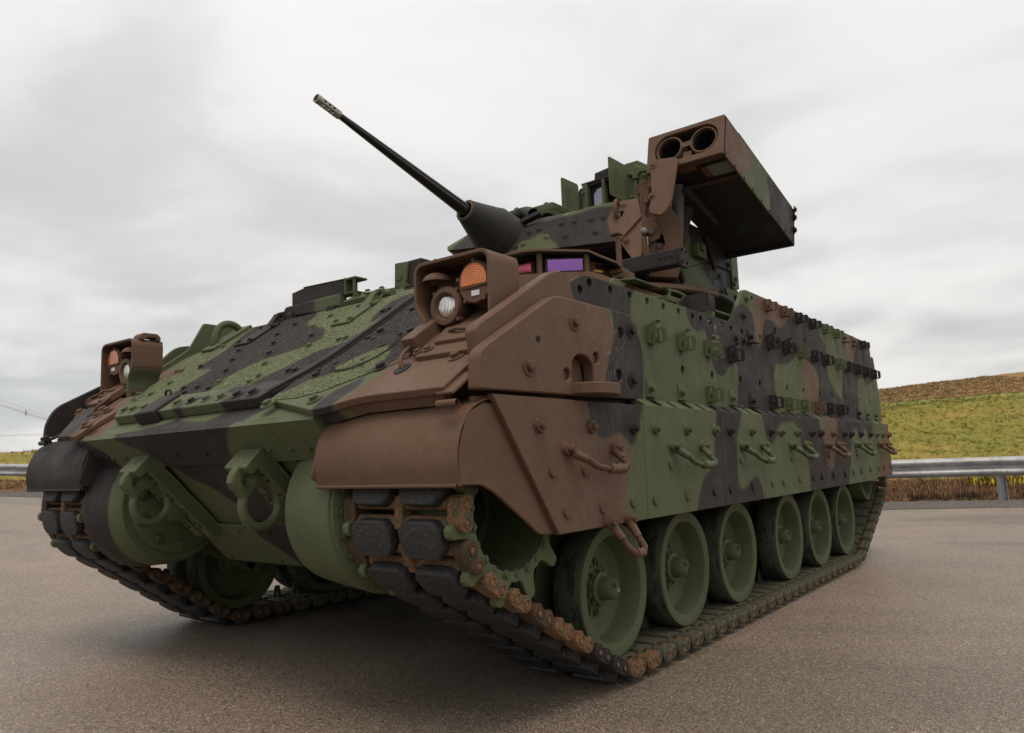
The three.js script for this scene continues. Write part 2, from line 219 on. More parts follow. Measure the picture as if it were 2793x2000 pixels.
const glacisPolys = [
  ['black', [[-0.65, 1.01], [-0.62, 0.92], [-0.62, 0.80], [-0.60, 0.73], [-0.82, 0.68], [-0.87, 0.61], [-0.86, 0.51], [-0.92, 0.39], [-0.98, 0.27], [-1.02, 0.16], [-1.03, 0.03], [-0.81, 0.01], [-0.31, 0.20], [-0.27, 0.31], [0.10, 0.47], [0.20, 0.59], [0.15, 0.64], [0.02, 0.68], [-0.15, 0.74], [-0.24, 0.86], [-0.21, 0.97], [-0.27, 1.00], [-0.41, 1.05]]],
  ['black', [[0.16, 1.00], [0.18, 0.92], [0.29, 0.83], [0.34, 0.74], [0.48, 0.70], [0.58, 0.66], [0.68, 0.80], [0.64, 0.89], [0.57, 1.00], [0.49, 1.08]]],
  ['black', [[0.47, 1.15], [0.51, 1.02], [0.57, 0.90], [0.61, 0.72], [0.67, 0.72], [0.67, 0.95], [0.61, 1.06], [0.57, 1.17]]],
  ['black', [[0.12, 1.20], [0.14, 1.06], [0.20, 1.00], [0.40, 0.98], [0.54, 1.02], [0.54, 1.20], [0.3, 1.20]]],
  ['black', [[0.47, 0.47], [0.41, 0.36], [0.41, 0.24], [0.53, 0.20], [0.70, 0.25], [0.66, 0.46], [0.61, 0.58]]],
  ['black', [[0.55, 1.12], [0.61, 1.02], [0.63, 0.83], [0.64, 0.62], [0.66, 0.30], [1.15, 0.30], [1.26, 0.90], [1.19, 1.00], [1.11, 1.08], [1.15, 1.15], [1.12, 1.23], [1.12, 1.32], [1.03, 1.30], [1.01, 1.23], [1.01, 1.16], [1.08, 1.10], [1.10, 0.99], [1.07, 0.91], [0.99, 0.86], [0.87, 0.92], [0.82, 0.98], [0.82, 1.03], [0.70, 1.05], [0.64, 1.12]]],
  ['brown', [[1.20, 1.00], [1.18, 1.15], [1.14, 1.23], [1.14, 1.33], [1.85, 1.40], [1.85, 0.1], [1.20, 0.1], [1.22, 0.88]]],
  ['black', [[-0.13, 1.11], [0.24, 1.12], [0.49, 1.16], [0.52, 1.25], [0.45, 1.30], [-0.31, 1.30], [-0.62, 1.25], [-0.19, 1.18]]],
  ['green', [[-0.15, 1.16], [0.03, 1.20], [0.19, 1.20], [0.25, 1.13], [0.10, 1.09], [-0.05, 1.13]]],
  ['brown', [[-1.42, 1.36], [-0.86, 1.31], [-0.88, 1.15], [-1.00, 1.03], [-1.12, 0.90], [-1.24, 0.60], [-1.62, 0.58], [-1.68, 1.05]]],
  ['black', [[-1.85, 1.38], [-1.09, 1.36], [-1.10, 1.26], [-1.20, 1.11], [-1.34, 1.0], [-1.52, 0.97], [-1.85, 0.90]]],
  ['brown', [[-1.26, 0.70], [-1.22, 0.63], [-1.12, 0.61], [-1.05, 0.61], [-1.02, 0.67], [-1.11, 0.71], [-1.16, 0.73]]],
];
const cGlacis = camo(-1.8, 1.8, -0.2, 1.4, 1024, 512, glacisPolys, { seed: 11 });
const cGrit = camo(-1.8, 1.8, -0.2, 1.4, 1024, 512, glacisPolys, { grit: 0.85, seed: 12 });
const cCheek = camo(-1.2, 1.3, 2.2, 3.0, 768, 256, [
  ['black', [[-0.62, 3.1], [-0.35, 2.78], [-0.42, 2.60], [-0.5, 2.45], [0.9, 2.2], [0.9, 2.75], [0.70, 2.80], [0.45, 2.76], [0.3, 3.1]]],
  ['green', [[0.13, 2.46], [0.20, 2.58], [0.28, 2.60], [0.33, 2.64], [0.38, 2.60], [0.45, 2.53], [0.50, 2.44]]],
  ['brown', [[0.785, 2.74], [0.815, 2.81], [0.86, 2.90], [1.2, 2.95], [1.2, 2.2], [0.88, 2.3], [0.85, 2.50], [0.795, 2.60], [0.775, 2.68]]],
], { seed: 14 });
const cTurret = camo(-3.6, -1.2, 2.0, 3.0, 768, 320, [
  ['black', [[-2.25, 3.1], [-2.3, 2.72], [-2.45, 2.55], [-2.75, 2.35], [-3.08, 2.30], [-3.12, 2.75], [-3.05, 3.1]]],
  ['brown', [[-1.1, 3.1], [-2.02, 3.1], [-2.05, 2.7], [-1.95, 2.3], [-1.1, 2.1]]],
  ['brown', [[-0.9, 1.9], [-0.9, 2.235], [-1.6, 2.24], [-2.25, 2.235], [-2.4, 1.9]]],
  ['black', [[-2.25, 2.235], [-2.4, 1.9], [-3.7, 1.9], [-3.7, 2.235]]],
], { seed: 16 });
const cPod = camo(-1.7, 0.1, -0.1, 0.5, 768, 256, [
  ['brown', [[0.3, 0.7], [-0.42, 0.7], [-0.50, 0.36], [-0.55, 0.22], [-0.50, 0.10], [-0.36, 0.02], [-0.25, -0.2], [0.3, -0.2]]],
  ['black', [[-1.02, 0.7], [-0.98, 0.35], [-0.90, 0.26], [-0.97, 0.16], [-1.0, 0.05], [-1.08, -0.2], [-1.9, -0.2], [-1.9, 0.7]]],
], { seed: 18 });
const M = {
  upper: paintOf(cUpper, 'side'), lower: paintOf(cLower, 'side'), nose: paintOf(cNose, 'front'), glacis: paintOf(cGlacis, 'top'), grit: paintOf(cGrit, 'top', true),
  cheek: paintOf(cCheek, 'front'), turret: paintOf(cTurret, 'side'), pod: paintOf(cPod, 'own'),
};
// single-colour paint, with the same mottling and orange peel
function plainPaint(name, k = 1, seed = 40) {
  const n = 256, d = new Uint8Array(n * n * 4), c = COL[name];
  for (let j = 0; j < n; j++) for (let i = 0; i < n; i++) { const u = i / n, v = j / n, m = k * (1 + 0.16 * (tileNoise(u, v, 5, seed) - 0.5) + 0.12 * (tileNoise(u, v, 23, seed + 1) - 0.5) + 0.10 * (hash2(i, j, seed) - 0.5)), s = 0.08 * smooth(0.72, 0.95, tileNoise(u, v, 9, seed + 3)) + 0.25 * smooth(0.93, 0.99, tileNoise(u, v, 60, seed + 4)); for (let q = 0; q < 3; q++) d[4 * (j * n + i) + q] = enc(mix(c[q] * m, [0.22, 0.18, 0.14][q], s * 0.6)); d[4 * (j * n + i) + 3] = 255; }
  return std({ map: tex(d, n, n), roughness: 0.9, specularIntensity: 0.5, roughnessMap: wearRough, bumpMap: peel, bumpScale: 0.0009 });
}
M.green = plainPaint('green', 1, 40); M.black = plainPaint('black', 1, 50); M.brown = plainPaint('brown', 1, 60);
const BY = { green: M.green, black: M.black, brown: M.brown };
function tilePaint(f, n, extra) { const d = new Uint8Array(n * n * 4); for (let j = 0; j < n; j++) for (let i = 0; i < n; i++) { const c = f(i / n, j / n, i, j); for (let q = 0; q < 3; q++) d[4 * (j * n + i) + q] = enc(c[q]); d[4 * (j * n + i) + 3] = 255; } const t = tex(d, n, n); return std({ map: t, ...extra }); }
M.rubber = tilePaint((u, v, i, j) => { const k = 0.017 * (0.8 + 0.5 * tileNoise(u, v, 12, 71)) , s = 0.10 * smooth(0.76, 0.98, tileNoise(u * 0.5 + v, v, 40, 72)) * tileNoise(u, v, 6, 73) + (hash2(i, j, 74) > 0.996 ? 0.10 : 0); return [k + s, k * 0.98 + s, k + s * 1.05]; }, 256, { roughness: 0.62, bumpMap: peel, bumpScale: 0.002 }); M.rubber.map.repeat.set(4, 4);
M.tyre = tilePaint((u, v) => { const w = smooth(0.46, 0.72, 0.6 * tileNoise(u, v, 8, 81) + 0.4 * tileNoise(u, v, 30, 82)); return [mix(0.060, 0.022, w), mix(0.073, 0.020, w), mix(0.042, 0.018, w)]; }, 256, { roughness: 0.85, bumpMap: peel, bumpScale: 0.002 }); M.tyre.map.repeat.set(1.6, 1.6);
const rusty = (amt, seed) => { const m = tilePaint((u, v, i, j) => { const w = smooth(0.5 - amt * 0.5, 0.72 - amt * 0.5, 0.55 * tileNoise(u, v, 7, seed) + 0.45 * tileNoise(u, v, 26, seed + 1)), g = 0.75 + 0.5 * tileNoise(u, v, 50, seed + 2), sp = tileNoise(u, v, 90, seed + 3); const r = sp > 0.60 ? [0.075, 0.038, 0.020] : [0.205, 0.105, 0.046]; return [mix(0.062, r[0], w) * g, mix(0.072, r[1], w) * g, mix(0.045, r[2], w) * g]; }, 256, { roughness: 0.88, bumpMap: gritBump, bumpScale: 0.002 }); m.map.repeat.set(5, 5); return m; };
M.rust = rusty(0.60, 91); M.rustLight = rusty(0.30, 95); M.rustDark = rusty(0.40, 97); M.rustDark.color.setRGB(0.5, 0.47, 0.45); M.trackGreen = rusty(0.06, 99);
M.gun = std({ color: new THREE.Color().setRGB(0.020, 0.019, 0.018), roughness: 0.42, metalness: 0.35, roughnessMap: wearRough });
M.sleeve = std({ color: new THREE.Color().setRGB(0.026, 0.025, 0.023), roughness: 0.75, bumpMap: peel, bumpScale: 0.001 });
M.steel = std({ color: new THREE.Color().setRGB(0.34, 0.32, 0.30), roughness: 0.42, metalness: 0.75 });
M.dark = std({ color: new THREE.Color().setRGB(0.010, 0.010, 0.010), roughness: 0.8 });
M.purple = new THREE.MeshPhysicalMaterial({ color: new THREE.Color().setRGB(0.36, 0.17, 0.56), roughness: 0.16, metalness: 0.9 });
M.pink = new THREE.MeshPhysicalMaterial({ color: new THREE.Color().setRGB(0.62, 0.13, 0.20), roughness: 0.18, metalness: 0.9 });
M.gold = new THREE.MeshPhysicalMaterial({ color: new THREE.Color().setRGB(0.32, 0.16, 0.05), roughness: 0.15, metalness: 0.9 });
M.window = new THREE.MeshPhysicalMaterial({ color: new THREE.Color().setRGB(0.20, 0.21, 0.25), roughness: 0.05, metalness: 0.9 });
{ // ribbed lenses
  const n = 256, rd = (f) => greyTile(n, f), rings = rd((u, v) => 0.5 + 0.5 * Math.cos(Math.hypot(u - 0.5, v - 0.5) * 2 * Math.PI * 16)), flutes = rd((u) => 0.5 + 0.5 * Math.cos(u * 2 * Math.PI * 13));
  for (const t of [rings, flutes]) { t.wrapS = t.wrapT = THREE.ClampToEdgeWrapping; }
  const amberMap = tilePaint((u, v) => { const r = Math.hypot(u - 0.5, v - 0.5), k = 0.66 + 0.34 * Math.cos(r * 2 * Math.PI * 16); return [0.88 * k, 0.215 * k, 0.012 * k]; }, n, {}).map;
  M.amber = new THREE.MeshPhysicalMaterial({ map: amberMap, roughness: 0.30, metalness: 0.55, bumpMap: rings, bumpScale: 0.0015, clearcoat: 1, clearcoatRoughness: 0.08 }); M.amber.userData.uv = 'own';
  M.headGlass = new THREE.MeshPhysicalMaterial({ color: new THREE.Color().setRGB(0.86, 0.86, 0.83), roughness: 0.14, metalness: 1, bumpMap: flutes, bumpScale: 0.0028 }); M.headGlass.userData.uv = 'own';
}
M.white = std({ color: new THREE.Color().setRGB(0.62, 0.64, 0.66), roughness: 0.4 });
M.pale = std({ color: new THREE.Color().setRGB(0.20, 0.20, 0.19), roughness: 0.6 });
M.red = std({ color: new THREE.Color().setRGB(0.35, 0.02, 0.015), roughness: 0.3 });
M.hose = std({ color: new THREE.Color().setRGB(0.09, 0.09, 0.09), roughness: 0.6 });
M.blueTick = std({ color: new THREE.Color().setRGB(0.20, 0.36, 0.50), roughness: 0.7 });

// ---- bolts, shared shapes
const Y = V(0, 1, 0);
const hexHead = merged([new THREE.CylinderGeometry(1.02, 1.05, 0.75, 6).translate(0, 0.55, 0), new THREE.CylinderGeometry(0.6, 0.88, 0.12, 12).translate(0, 0.97, 0), new THREE.CylinderGeometry(1.68, 1.75, 0.22, 18).translate(0, 0.11, 0)]);
const hexFlat = merged([new THREE.CylinderGeometry(0.94, 1, 0.30, 6).translate(0, 0.15, 0)]);
const hexStud = merged([new THREE.CylinderGeometry(1.5, 1.6, 0.55, 6).translate(0, 0.27, 0), new THREE.CylinderGeometry(1.3, 1.3, 0.3, 16).translate(0, 0.65, 0), new THREE.CylinderGeometry(0.8, 0.8, 0.75, 6).translate(0, 1.1, 0), new THREE.CylinderGeometry(0.45, 0.45, 0.15, 10).translate(0, 1.5, 0)]);
const domeHead = merged([new THREE.CylinderGeometry(1.4, 1.6, 0.25, 18).translate(0, 0.12, 0), new THREE.CylinderGeometry(0.55, 0.95, 0.45, 14).translate(0, 0.45, 0)]);
function bolt(geo, pos, n, r, mat, parent, name = 'bolt') { const m = finish(new THREE.Mesh(geo, mat)); m.name = name; m.position.set(...pos); m.quaternion.setFromUnitVectors(Y, V(...unit(n))); m.scale.setScalar(r); m.rotateY(hash2(Math.round(pos[0] * 999), Math.round(pos[2] * 999 + pos[1] * 77)) * 6.28); parent.add(m); return m; }

// ------------------------------------------------------------------ the place: asphalt lot, gravel strip, guard rail, grassy bank
const RA = [1.63, -11.39], RT = unit([-20.43, 6.79]), RN = [-RT[1], RT[0]];   // rail start, direction, and away from the lot
if (RN[1] > 0) { RN[0] = -RN[0]; RN[1] = -RN[1]; }
const sd = (s, d) => [RA[0] + RT[0] * s + RN[0] * d, RA[1] + RT[1] * s + RN[1] * d];
const softplus = (x, k) => Math.log(1 + Math.exp(x * k)) / k;
const lotY = (x, z) => 0.041 * softplus(-(x + 3.2), 1.2) * smooth(-2.2, -3.6, x) + 0.06 * smooth(-7, -11.5, z) * smooth(-6, 1, x);
const H1 = [3.10, 1.12], H2 = [4.92, 1.30];
function bank(s, d) {
  const g = lotY(...sd(s, Math.min(d, 0))) + 0.004;
  if (d <= 0.3) return g;
  const k = clamp((s + 8) / 48, -0.3, 1.2), h1 = mix(H1[0], H1[1], k), h2 = mix(H2[0], H2[1], k);
  const a = h1 * clamp((d - 0.3) / 15) ** 1.05 * (1 - 0.12 * smooth(11, 15, d)), b = (h2 - h1 * 0.88) * clamp((d - 16) / 21);
  return g + a + b + 0.10 * (fbm(s * 0.5, d * 0.5, 3, 4) - 0.5) * smooth(0.5, 3, d) + 0.16 * (fbm(s * 0.08, d * 0.08, 2, 8) - 0.5) * smooth(3, 12, d);
}
function sheet(s0, s1, ns, d0, d1, nd, yf, cf, warp = (t) => t) {
  const pos = [], uv = [], col = [], ix = [];
  for (let j = 0; j <= nd; j++) for (let i = 0; i <= ns; i++) { const s = mix(s0, s1, i / ns), d = mix(d0, d1, warp(j / nd)), [x, z] = sd(s, d); pos.push(x, yf(s, d, x, z), z); uv.push(x, z); if (cf) col.push(...cf(s, d, x, z)); }
  for (let j = 0; j < nd; j++) for (let i = 0; i < ns; i++) { const a = j * (ns + 1) + i, b = a + 1, c = a + ns + 1, e = c + 1; ix.push(a, b, c, b, e, c); }
  const g = new THREE.BufferGeometry(); g.setAttribute('position', new THREE.Float32BufferAttribute(pos, 3)); g.setAttribute('uv', new THREE.Float32BufferAttribute(uv, 2)); if (cf) g.setAttribute('color', new THREE.Float32BufferAttribute(col, 3));
  g.setIndex(ix); g.computeVertexNormals(); if (g.attributes.normal.getY(0) < 0) { g.setIndex(ix.map((_, k) => ix[k - k % 3 + [0, 2, 1][k % 3]])); g.computeVertexNormals(); } return g;
}
// pebbly asphalt: every chip of stone has its own tone and height
function pebbles(n, cells, seed, tone) {
  const c = new Uint8Array(n * n * 4), h = new Uint8Array(n * n * 4), px = new Float32Array(cells * cells), py = new Float32Array(cells * cells), id = new Float32Array(cells * cells);
  for (let k = 0; k < cells * cells; k++) { px[k] = hash2(k, 1, seed); py[k] = hash2(k, 2, seed); id[k] = hash2(k, 3, seed); }
  for (let j = 0; j < n; j++) for (let i = 0; i < n; i++) {
    const x = i / n * cells, y = j / n * cells, a = Math.floor(x), b = Math.floor(y); let f1 = 9, f2 = 9, w = 0;
    for (let q = -1; q <= 1; q++) for (let p = -1; p <= 1; p++) { const k = ((b + q + cells) % cells) * cells + (a + p + cells) % cells, dx = a + p + px[k] - x, dy = b + q + py[k] - y, d = dx * dx + dy * dy; if (d < f1) { f2 = f1; f1 = d; w = k; } else if (d < f2) f2 = d; }
    const e = Math.sqrt(f2) - Math.sqrt(f1), o = 4 * (j * n + i), lift = smooth(0.02, 0.30, e), v = tone(id[w], hash2(w, 5, seed), lift, i / n, j / n);
    c[o] = enc(v[0]); c[o + 1] = enc(v[1]); c[o + 2] = enc(v[2]); c[o + 3] = 255;
    const t = 255 * clamp(lift * (0.45 + 0.55 * hash2(w, 6, seed))); h[o] = h[o + 1] = h[o + 2] = t; h[o + 3] = 255;
  }
  return [tex(c, n, n), tex(h, n, n, false)];
}
const [aMap, aBump] = pebbles(2048, 300, 7, (id, id2, lift, u, v) => {
  const t = id < 0.42 ? [0.285, 0.224, 0.170] : id < 0.70 ? [0.375, 0.294, 0.220] : id < 0.86 ? [0.165, 0.133, 0.107] : id < 0.96 ? [0.500, 0.415, 0.320] : [0.36, 0.215, 0.125];
  const k = (0.75 + 0.5 * id2) * (0.9 + 0.2 * tileNoise(u, v, 6, 9)); return t.map((q, i) => mix([0.060, 0.048, 0.039][i], q * k, lift));
});
aMap.repeat.set(0.42, 0.42); aBump.repeat.set(0.42, 0.42); aMap.anisotropy = 8;
const dampMap = greyTile(512, (u, v) => 0.62 + 0.38 * smooth(0.30, 0.62, 0.5 * tileNoise(u, v, 4, 401) + 0.3 * tileNoise(u, v, 11, 402) + 0.2 * tileNoise(u, v, 29, 403))); dampMap.repeat.set(0.075, 0.075);
const asphalt = std({ map: aMap, bumpMap: aBump, bumpScale: 0.0035, roughness: 0.50, roughnessMap: dampMap, vertexColors: true });
const lotGeo = sheet(-70, 110, 450, -60, -0.9, 300, (s, d, x, z) => lotY(x, z), (s, d, x, z) => {
  const st = fbm(s * 0.35 + 2, d * 1.3, 4, 15), pt = fbm(x * 0.9, z * 0.9, 4, 19), k = 1.06 - 0.30 * smooth(0.52, 0.75, st) + 0.22 * (pt - 0.5);
  return [k, k * (1 - 0.01 * pt), k * (0.995 - 0.03 * (st - 0.5))];
}, (t) => 1 - (1 - t) ** 1.7 * 1);
{ const m = finish(new THREE.Mesh(lotGeo, asphalt)); m.name = 'asphalt_lot'; m.userData = { kind: 'structure', label: 'wide open asphalt lot of fine tan chippings under the vehicle', category: 'asphalt' }; scene.add(m); }
const [gMap, gBump] = pebbles(512, 40, 23, (id, id2, lift) => { const k = (0.7 + 0.6 * id2); return [0.150, 0.128, 0.112].map((q, i) => mix(0.03, (q + (id > 0.7 ? 0.08 : 0)) * k, lift)); });
gMap.repeat.set(1.1, 1.1); gBump.repeat.set(1.1, 1.1);
{ const edge = (s) => 0.10 * (fbm(s * 1.7, 3, 3, 33) - 0.5);
  const pos = [], uv = [], ix = [], n = 900, dn = 5;
  for (let i = 0; i <= n; i++) { const s = mix(-40, 100, i / n); for (let j = 0; j <= dn; j++) { const d = mix(-1.0 + edge(s), 0.5, j / dn), [x, z] = sd(s, d); pos.push(x, lotY(...sd(s, Math.min(d, 0))) + 0.006 + 0.03 * Math.sin(Math.PI * j / dn) + 0.015 * fbm(s * 6, j * 3.1, 2, 3) * (j > 0 ? 1 : 0), z); uv.push(x, z); } }
  for (let i = 0; i < n; i++) for (let j = 0; j < dn; j++) { const a = i * (dn + 1) + j, b = a + dn + 1; ix.push(a, a + 1, b, a + 1, b + 1, b); }
  const g = new THREE.BufferGeometry(); g.setAttribute('position', new THREE.Float32BufferAttribute(pos, 3)); g.setAttribute('uv', new THREE.Float32BufferAttribute(uv, 2)); g.setIndex(ix); g.computeVertexNormals();
  const m = finish(new THREE.Mesh(g, std({ map: gMap, bumpMap: gBump, bumpScale: 0.012, roughness: 0.95 }))); m.name = 'gravel_shoulder'; m.userData = { kind: 'structure', label: 'narrow strip of dark grey gravel between asphalt and rail', category: 'gravel' }; scene.add(m); }
// colour of the bank: dry tan grass low down, green higher up, a dry terrace behind
function grassTone(s, d) {
  const n = fbm(s * 0.42, d * 0.62, 5, 51), n2 = fbm(s * 1.6, d * 2.6, 3, 57);
  const green = clamp(smooth(0.30, 0.74, n + 0.14 * smooth(2, 9, d) - 0.30 * smooth(2.2, 0.6, d) - 0.9 * smooth(15.2, 17.5, d)) * 0.9);
  const gr = [0.215, 0.215, 0.048], tan = d < 2.2 ? [0.230, 0.130, 0.064] : d > 15 ? [0.290, 0.190, 0.090] : [0.400, 0.262, 0.095];
  const lite = smooth(12.5, 14.8, d) * smooth(17.2, 15.5, d), k = 0.80 + 0.45 * n2;
  return [0, 1, 2].map((i) => mix(mix(tan[i], gr[i], green), [0.26, 0.28, 0.075][i], lite * 0.7) * k);
}
const bankGeo = sheet(-30, 110, 700, 0.28, 75, 220, bank, (s, d) => grassTone(s, d), (t) => t ** 1.6);
const turf = (() => { const n = 512, d = new Uint8Array(n * n * 4); for (let j = 0; j < n; j++) for (let i = 0; i < n; i++) { const u = i / n, v = j / n, a = tileNoise(u, v, 20, 301), b = tileNoise(u, v, 55, 302), c = tileNoise(u, v, 120, 303), k = 0.50 + 0.34 * a + 0.40 * b + 0.30 * c, t = tileNoise(u, v, 12, 305); const o = 4 * (j * n + i); d[o] = enc(clamp(k * (0.85 + 0.25 * t))); d[o + 1] = enc(clamp(k * (0.95 - 0.05 * t))); d[o + 2] = enc(clamp(k * 0.85)); d[o + 3] = 255; } const t = tex(d, n, n); t.repeat.set(0.27, 0.27); return t; })();
const turfBump = greyTile(512, (u, v) => 0.5 * tileNoise(u, v, 64, 61) + 0.5 * tileNoise(u, v, 150, 62)); turfBump.repeat.set(0.8, 0.8);
{ const m = finish(new THREE.Mesh(bankGeo, std({ map: turf, vertexColors: true, roughness: 1, specularIntensity: 0.2, bumpMap: turfBump, bumpScale: 0.02 }))); m.name = 'grassy_embankment'; m.userData = { kind: 'structure', label: 'rising grassy bank behind the guard rail', category: 'hillside' }; scene.add(m); }
function tuft(n, h, w, seed) {
  const r = rng(seed), pos = [], nor = [], ix = [];
  for (let k = 0; k < n; k++) { const a = r() * 6.28, l = h * (0.55 + 0.6 * r()), le = 1.3 * l * r(), x = (r() - 0.5) * 0.10, z = (r() - 0.5) * 0.10, c = Math.cos(a), q = Math.sin(a), b = pos.length / 3;
    pos.push(x - q * w, 0, z + c * w, x + q * w, 0, z - c * w, x + c * le * 0.6 + q * w * 0.7, l * 0.6, z + q * le * 0.6 - c * w * 0.7, x + c * le * 0.6 - q * w * 0.7, l * 0.6, z + q * le * 0.6 + c * w * 0.7, x + c * le, l, z + q * le);
    for (let j = 0; j < 5; j++) nor.push(c * 0.4, 0.85, q * 0.4); ix.push(b, b + 1, b + 2, b, b + 2, b + 3, b + 3, b + 2, b + 4); }
  const g = new THREE.BufferGeometry(); g.setAttribute('position', new THREE.Float32BufferAttribute(pos, 3)); g.setAttribute('normal', new THREE.Float32BufferAttribute(nor, 3)); g.setIndex(ix); return g;
}
function field(name, label, count, geo, seed, place, tone, mat) {
  const m = finish(new THREE.InstancedMesh(geo, mat, count)), r = rng(seed), q = new THREE.Object3D(), c = new THREE.Color();
  let k = 0; for (let tries = 0; k < count && tries < count * 6; tries++) { const p = place(r); if (!p) continue; const [s, d, sc] = p, [x, z] = sd(s, d); q.position.set(x, bank(s, d) - 0.01, z); q.rotation.set(0, r() * 6.28, 0); q.scale.setScalar(sc); q.updateMatrix(); m.setMatrixAt(k, q.matrix); m.setColorAt(k, c.setRGB(...tone(s, d, r))); k++; }
  m.count = k; m.name = name; m.userData = { kind: 'stuff', label, category: 'plants' }; scene.add(m);
}
const blade = new THREE.MeshStandardMaterial({ color: 0xffffff, roughness: 0.9, side: THREE.DoubleSide });
const view = (r, d) => (r() < 0.72 ? mix(-9, 6, r()) : mix(14, 48, r()));
field('grass', 'short mown grass, part green and part dried tan, covering the bank', 30000, tuft(9, 0.045, 0.004, 3), 5, (r) => { const d = 0.7 + 38 * r() ** 1.4; return [view(r, d), d, (0.5 + 0.9 * r()) * (1 + d * 0.02)]; }, (s, d, r) => grassTone(s, d).map((c, i) => c * (1.1 + 0.7 * r()) * (i === 2 ? 0.9 : 1)), blade);
field('dry_grass', 'tall dry reddish grass under and behind the guard rail', 16000, tuft(10, 0.13, 0.004, 13), 15, (r) => { const d = 0.35 + 1.7 * r(); return [view(r, d), d, 0.4 + 0.6 * r() * (d < 0.7 ? 0.6 : 1)]; }, (s, d, r) => { const k = 0.6 + 0.7 * r(), g = fbm(s * 1.5, d * 2, 2, 3); return g < 0.36 ? [0.06 * k, 0.042 * k, 0.03 * k] : [0.30 * k, 0.175 * k, 0.095 * k]; }, blade);
field('yellow_flowers', 'patches of small yellow wildflowers in the green grass', 900, tuft(5, 0.16, 0.012, 23), 25, (r) => { const c = [[1.0, 10.2, 1.1], [-5.3, 10.6, 0.4], [26, 12.5, 5], [33, 14, 6], [-0.8, 1.6, 0.5]][Math.floor(r() * 4.4)], a = r() * 6.28, q = Math.sqrt(r()) * c[2]; return [c[0] + q * Math.cos(a), c[1] + q * Math.sin(a) * 0.6, 0.7 + 0.6 * r()]; }, (s, d, r) => (r() < 0.55 ? [0.62, 0.47, 0.01] : [0.16, 0.17, 0.03]), blade);

// ---- guard rail: W-beam lengths lapped over posts
{
  const rail = thing('guard_rail', 'galvanised steel W-beam guard rail running along the edge of the asphalt', 'guard rail');
  const n = 256, gal = tilePaint((u, v, i, j) => { const k = 0.38 + 0.14 * (tileNoise(u, v, 10, 201) - 0.5) + 0.12 * (tileNoise(u, v, 34, 202) - 0.5) + 0.05 * (hash2(i, j, 4) - 0.5), st = 0.5 * smooth(0.70, 0.95, tileNoise(u, v, 16, 203)); return [mix(k, 0.14, st * 0.4), mix(k * 1.01, 0.135, st * 0.4), mix(k * 1.03, 0.125, st * 0.4)]; }, n, { roughness: 0.50, metalness: 0.40, bumpMap: peel, bumpScale: 0.001 });
  const prof = [[0.000, -0.155], [-0.018, -0.150], [-0.070, -0.118], [-0.082, -0.098], [-0.082, -0.072], [-0.066, -0.050], [-0.010, -0.018], [0.000, 0.0], [-0.010, 0.018], [-0.066, 0.050], [-0.082, 0.072], [-0.082, 0.098], [-0.070, 0.118], [-0.018, 0.150], [0.000, 0.155]];
  const beam = (s0, s1, off) => { const pos = [], uv = [], ix = [], N = 2; const full = [...prof, ...[...prof].reverse().map(([a, b]) => [a + 0.005, b])];
    for (let i = 0; i <= N; i++) { const s = mix(s0, s1, i / N); full.forEach(([a, b], k) => { const [x, z] = sd(s, a - off), y0 = lotY(...sd(s, 0)); pos.push(x, y0 + 0.585 + b, z); uv.push(s * 0.5, k * 0.02); }); }
    const K = full.length; for (let i = 0; i < N; i++) for (let k = 0; k < K; k++) { const a = i * K + k, b = i * K + (k + 1) % K; ix.push(a, b, a + K, b, b + K, a + K); }
    const g = new THREE.BufferGeometry(); g.setAttribute('position', new THREE.Float32BufferAttribute(pos, 3)); g.setAttribute('uv', new THREE.Float32BufferAttribute(uv, 2)); g.setIndex(ix); g.computeVertexNormals(); return g; };
  gal.userData.uv = 'own'; gal.side = THREE.DoubleSide;
  const postGeo = merged([boxAt(0.010, 0.78, 0.15, [-0.05, 0.37, 0], [0, 0, 0], 0.002), boxAt(0.010, 0.78, 0.15, [0.05, 0.37, 0], [0, 0, 0], 0.002), boxAt(0.09, 0.78, 0.008, [0, 0.37, 0], [0, 0, 0], 0.002)]);
  const ang = Math.atan2(-RT[1], RT[0]);
  const S0 = -0.47;
  for (let k = -5; k < 24; k++) {
    const s = S0 + 3.81 * k; part('rail_beam', beam(s - 0.16, s + 3.81, k % 2 ? 0.004 : 0.0), gal, rail);
    for (let b = 0; b < 4; b++) { const [x, z] = sd(s + (b % 2 ? 0.10 : -0.06), -0.089 - 0.0), y = lotY(x, z) + 0.585 + (b < 2 ? 0.085 : -0.085); bolt(domeHead, [x, y, z], [-RN[0], 0, -RN[1]], 0.011, M.steel, rail); }
  }
  for (let k = -10; k < 46; k++) { const [x, z] = sd(S0 + 1.905 * k - 0.03, 0.16), m = finish(new THREE.Mesh(postGeo, gal)); m.name = 'rail_post'; m.position.set(x, lotY(x, z) - 0.04, z); m.rotation.set(0, ang, 0); rail.add(m); }
}
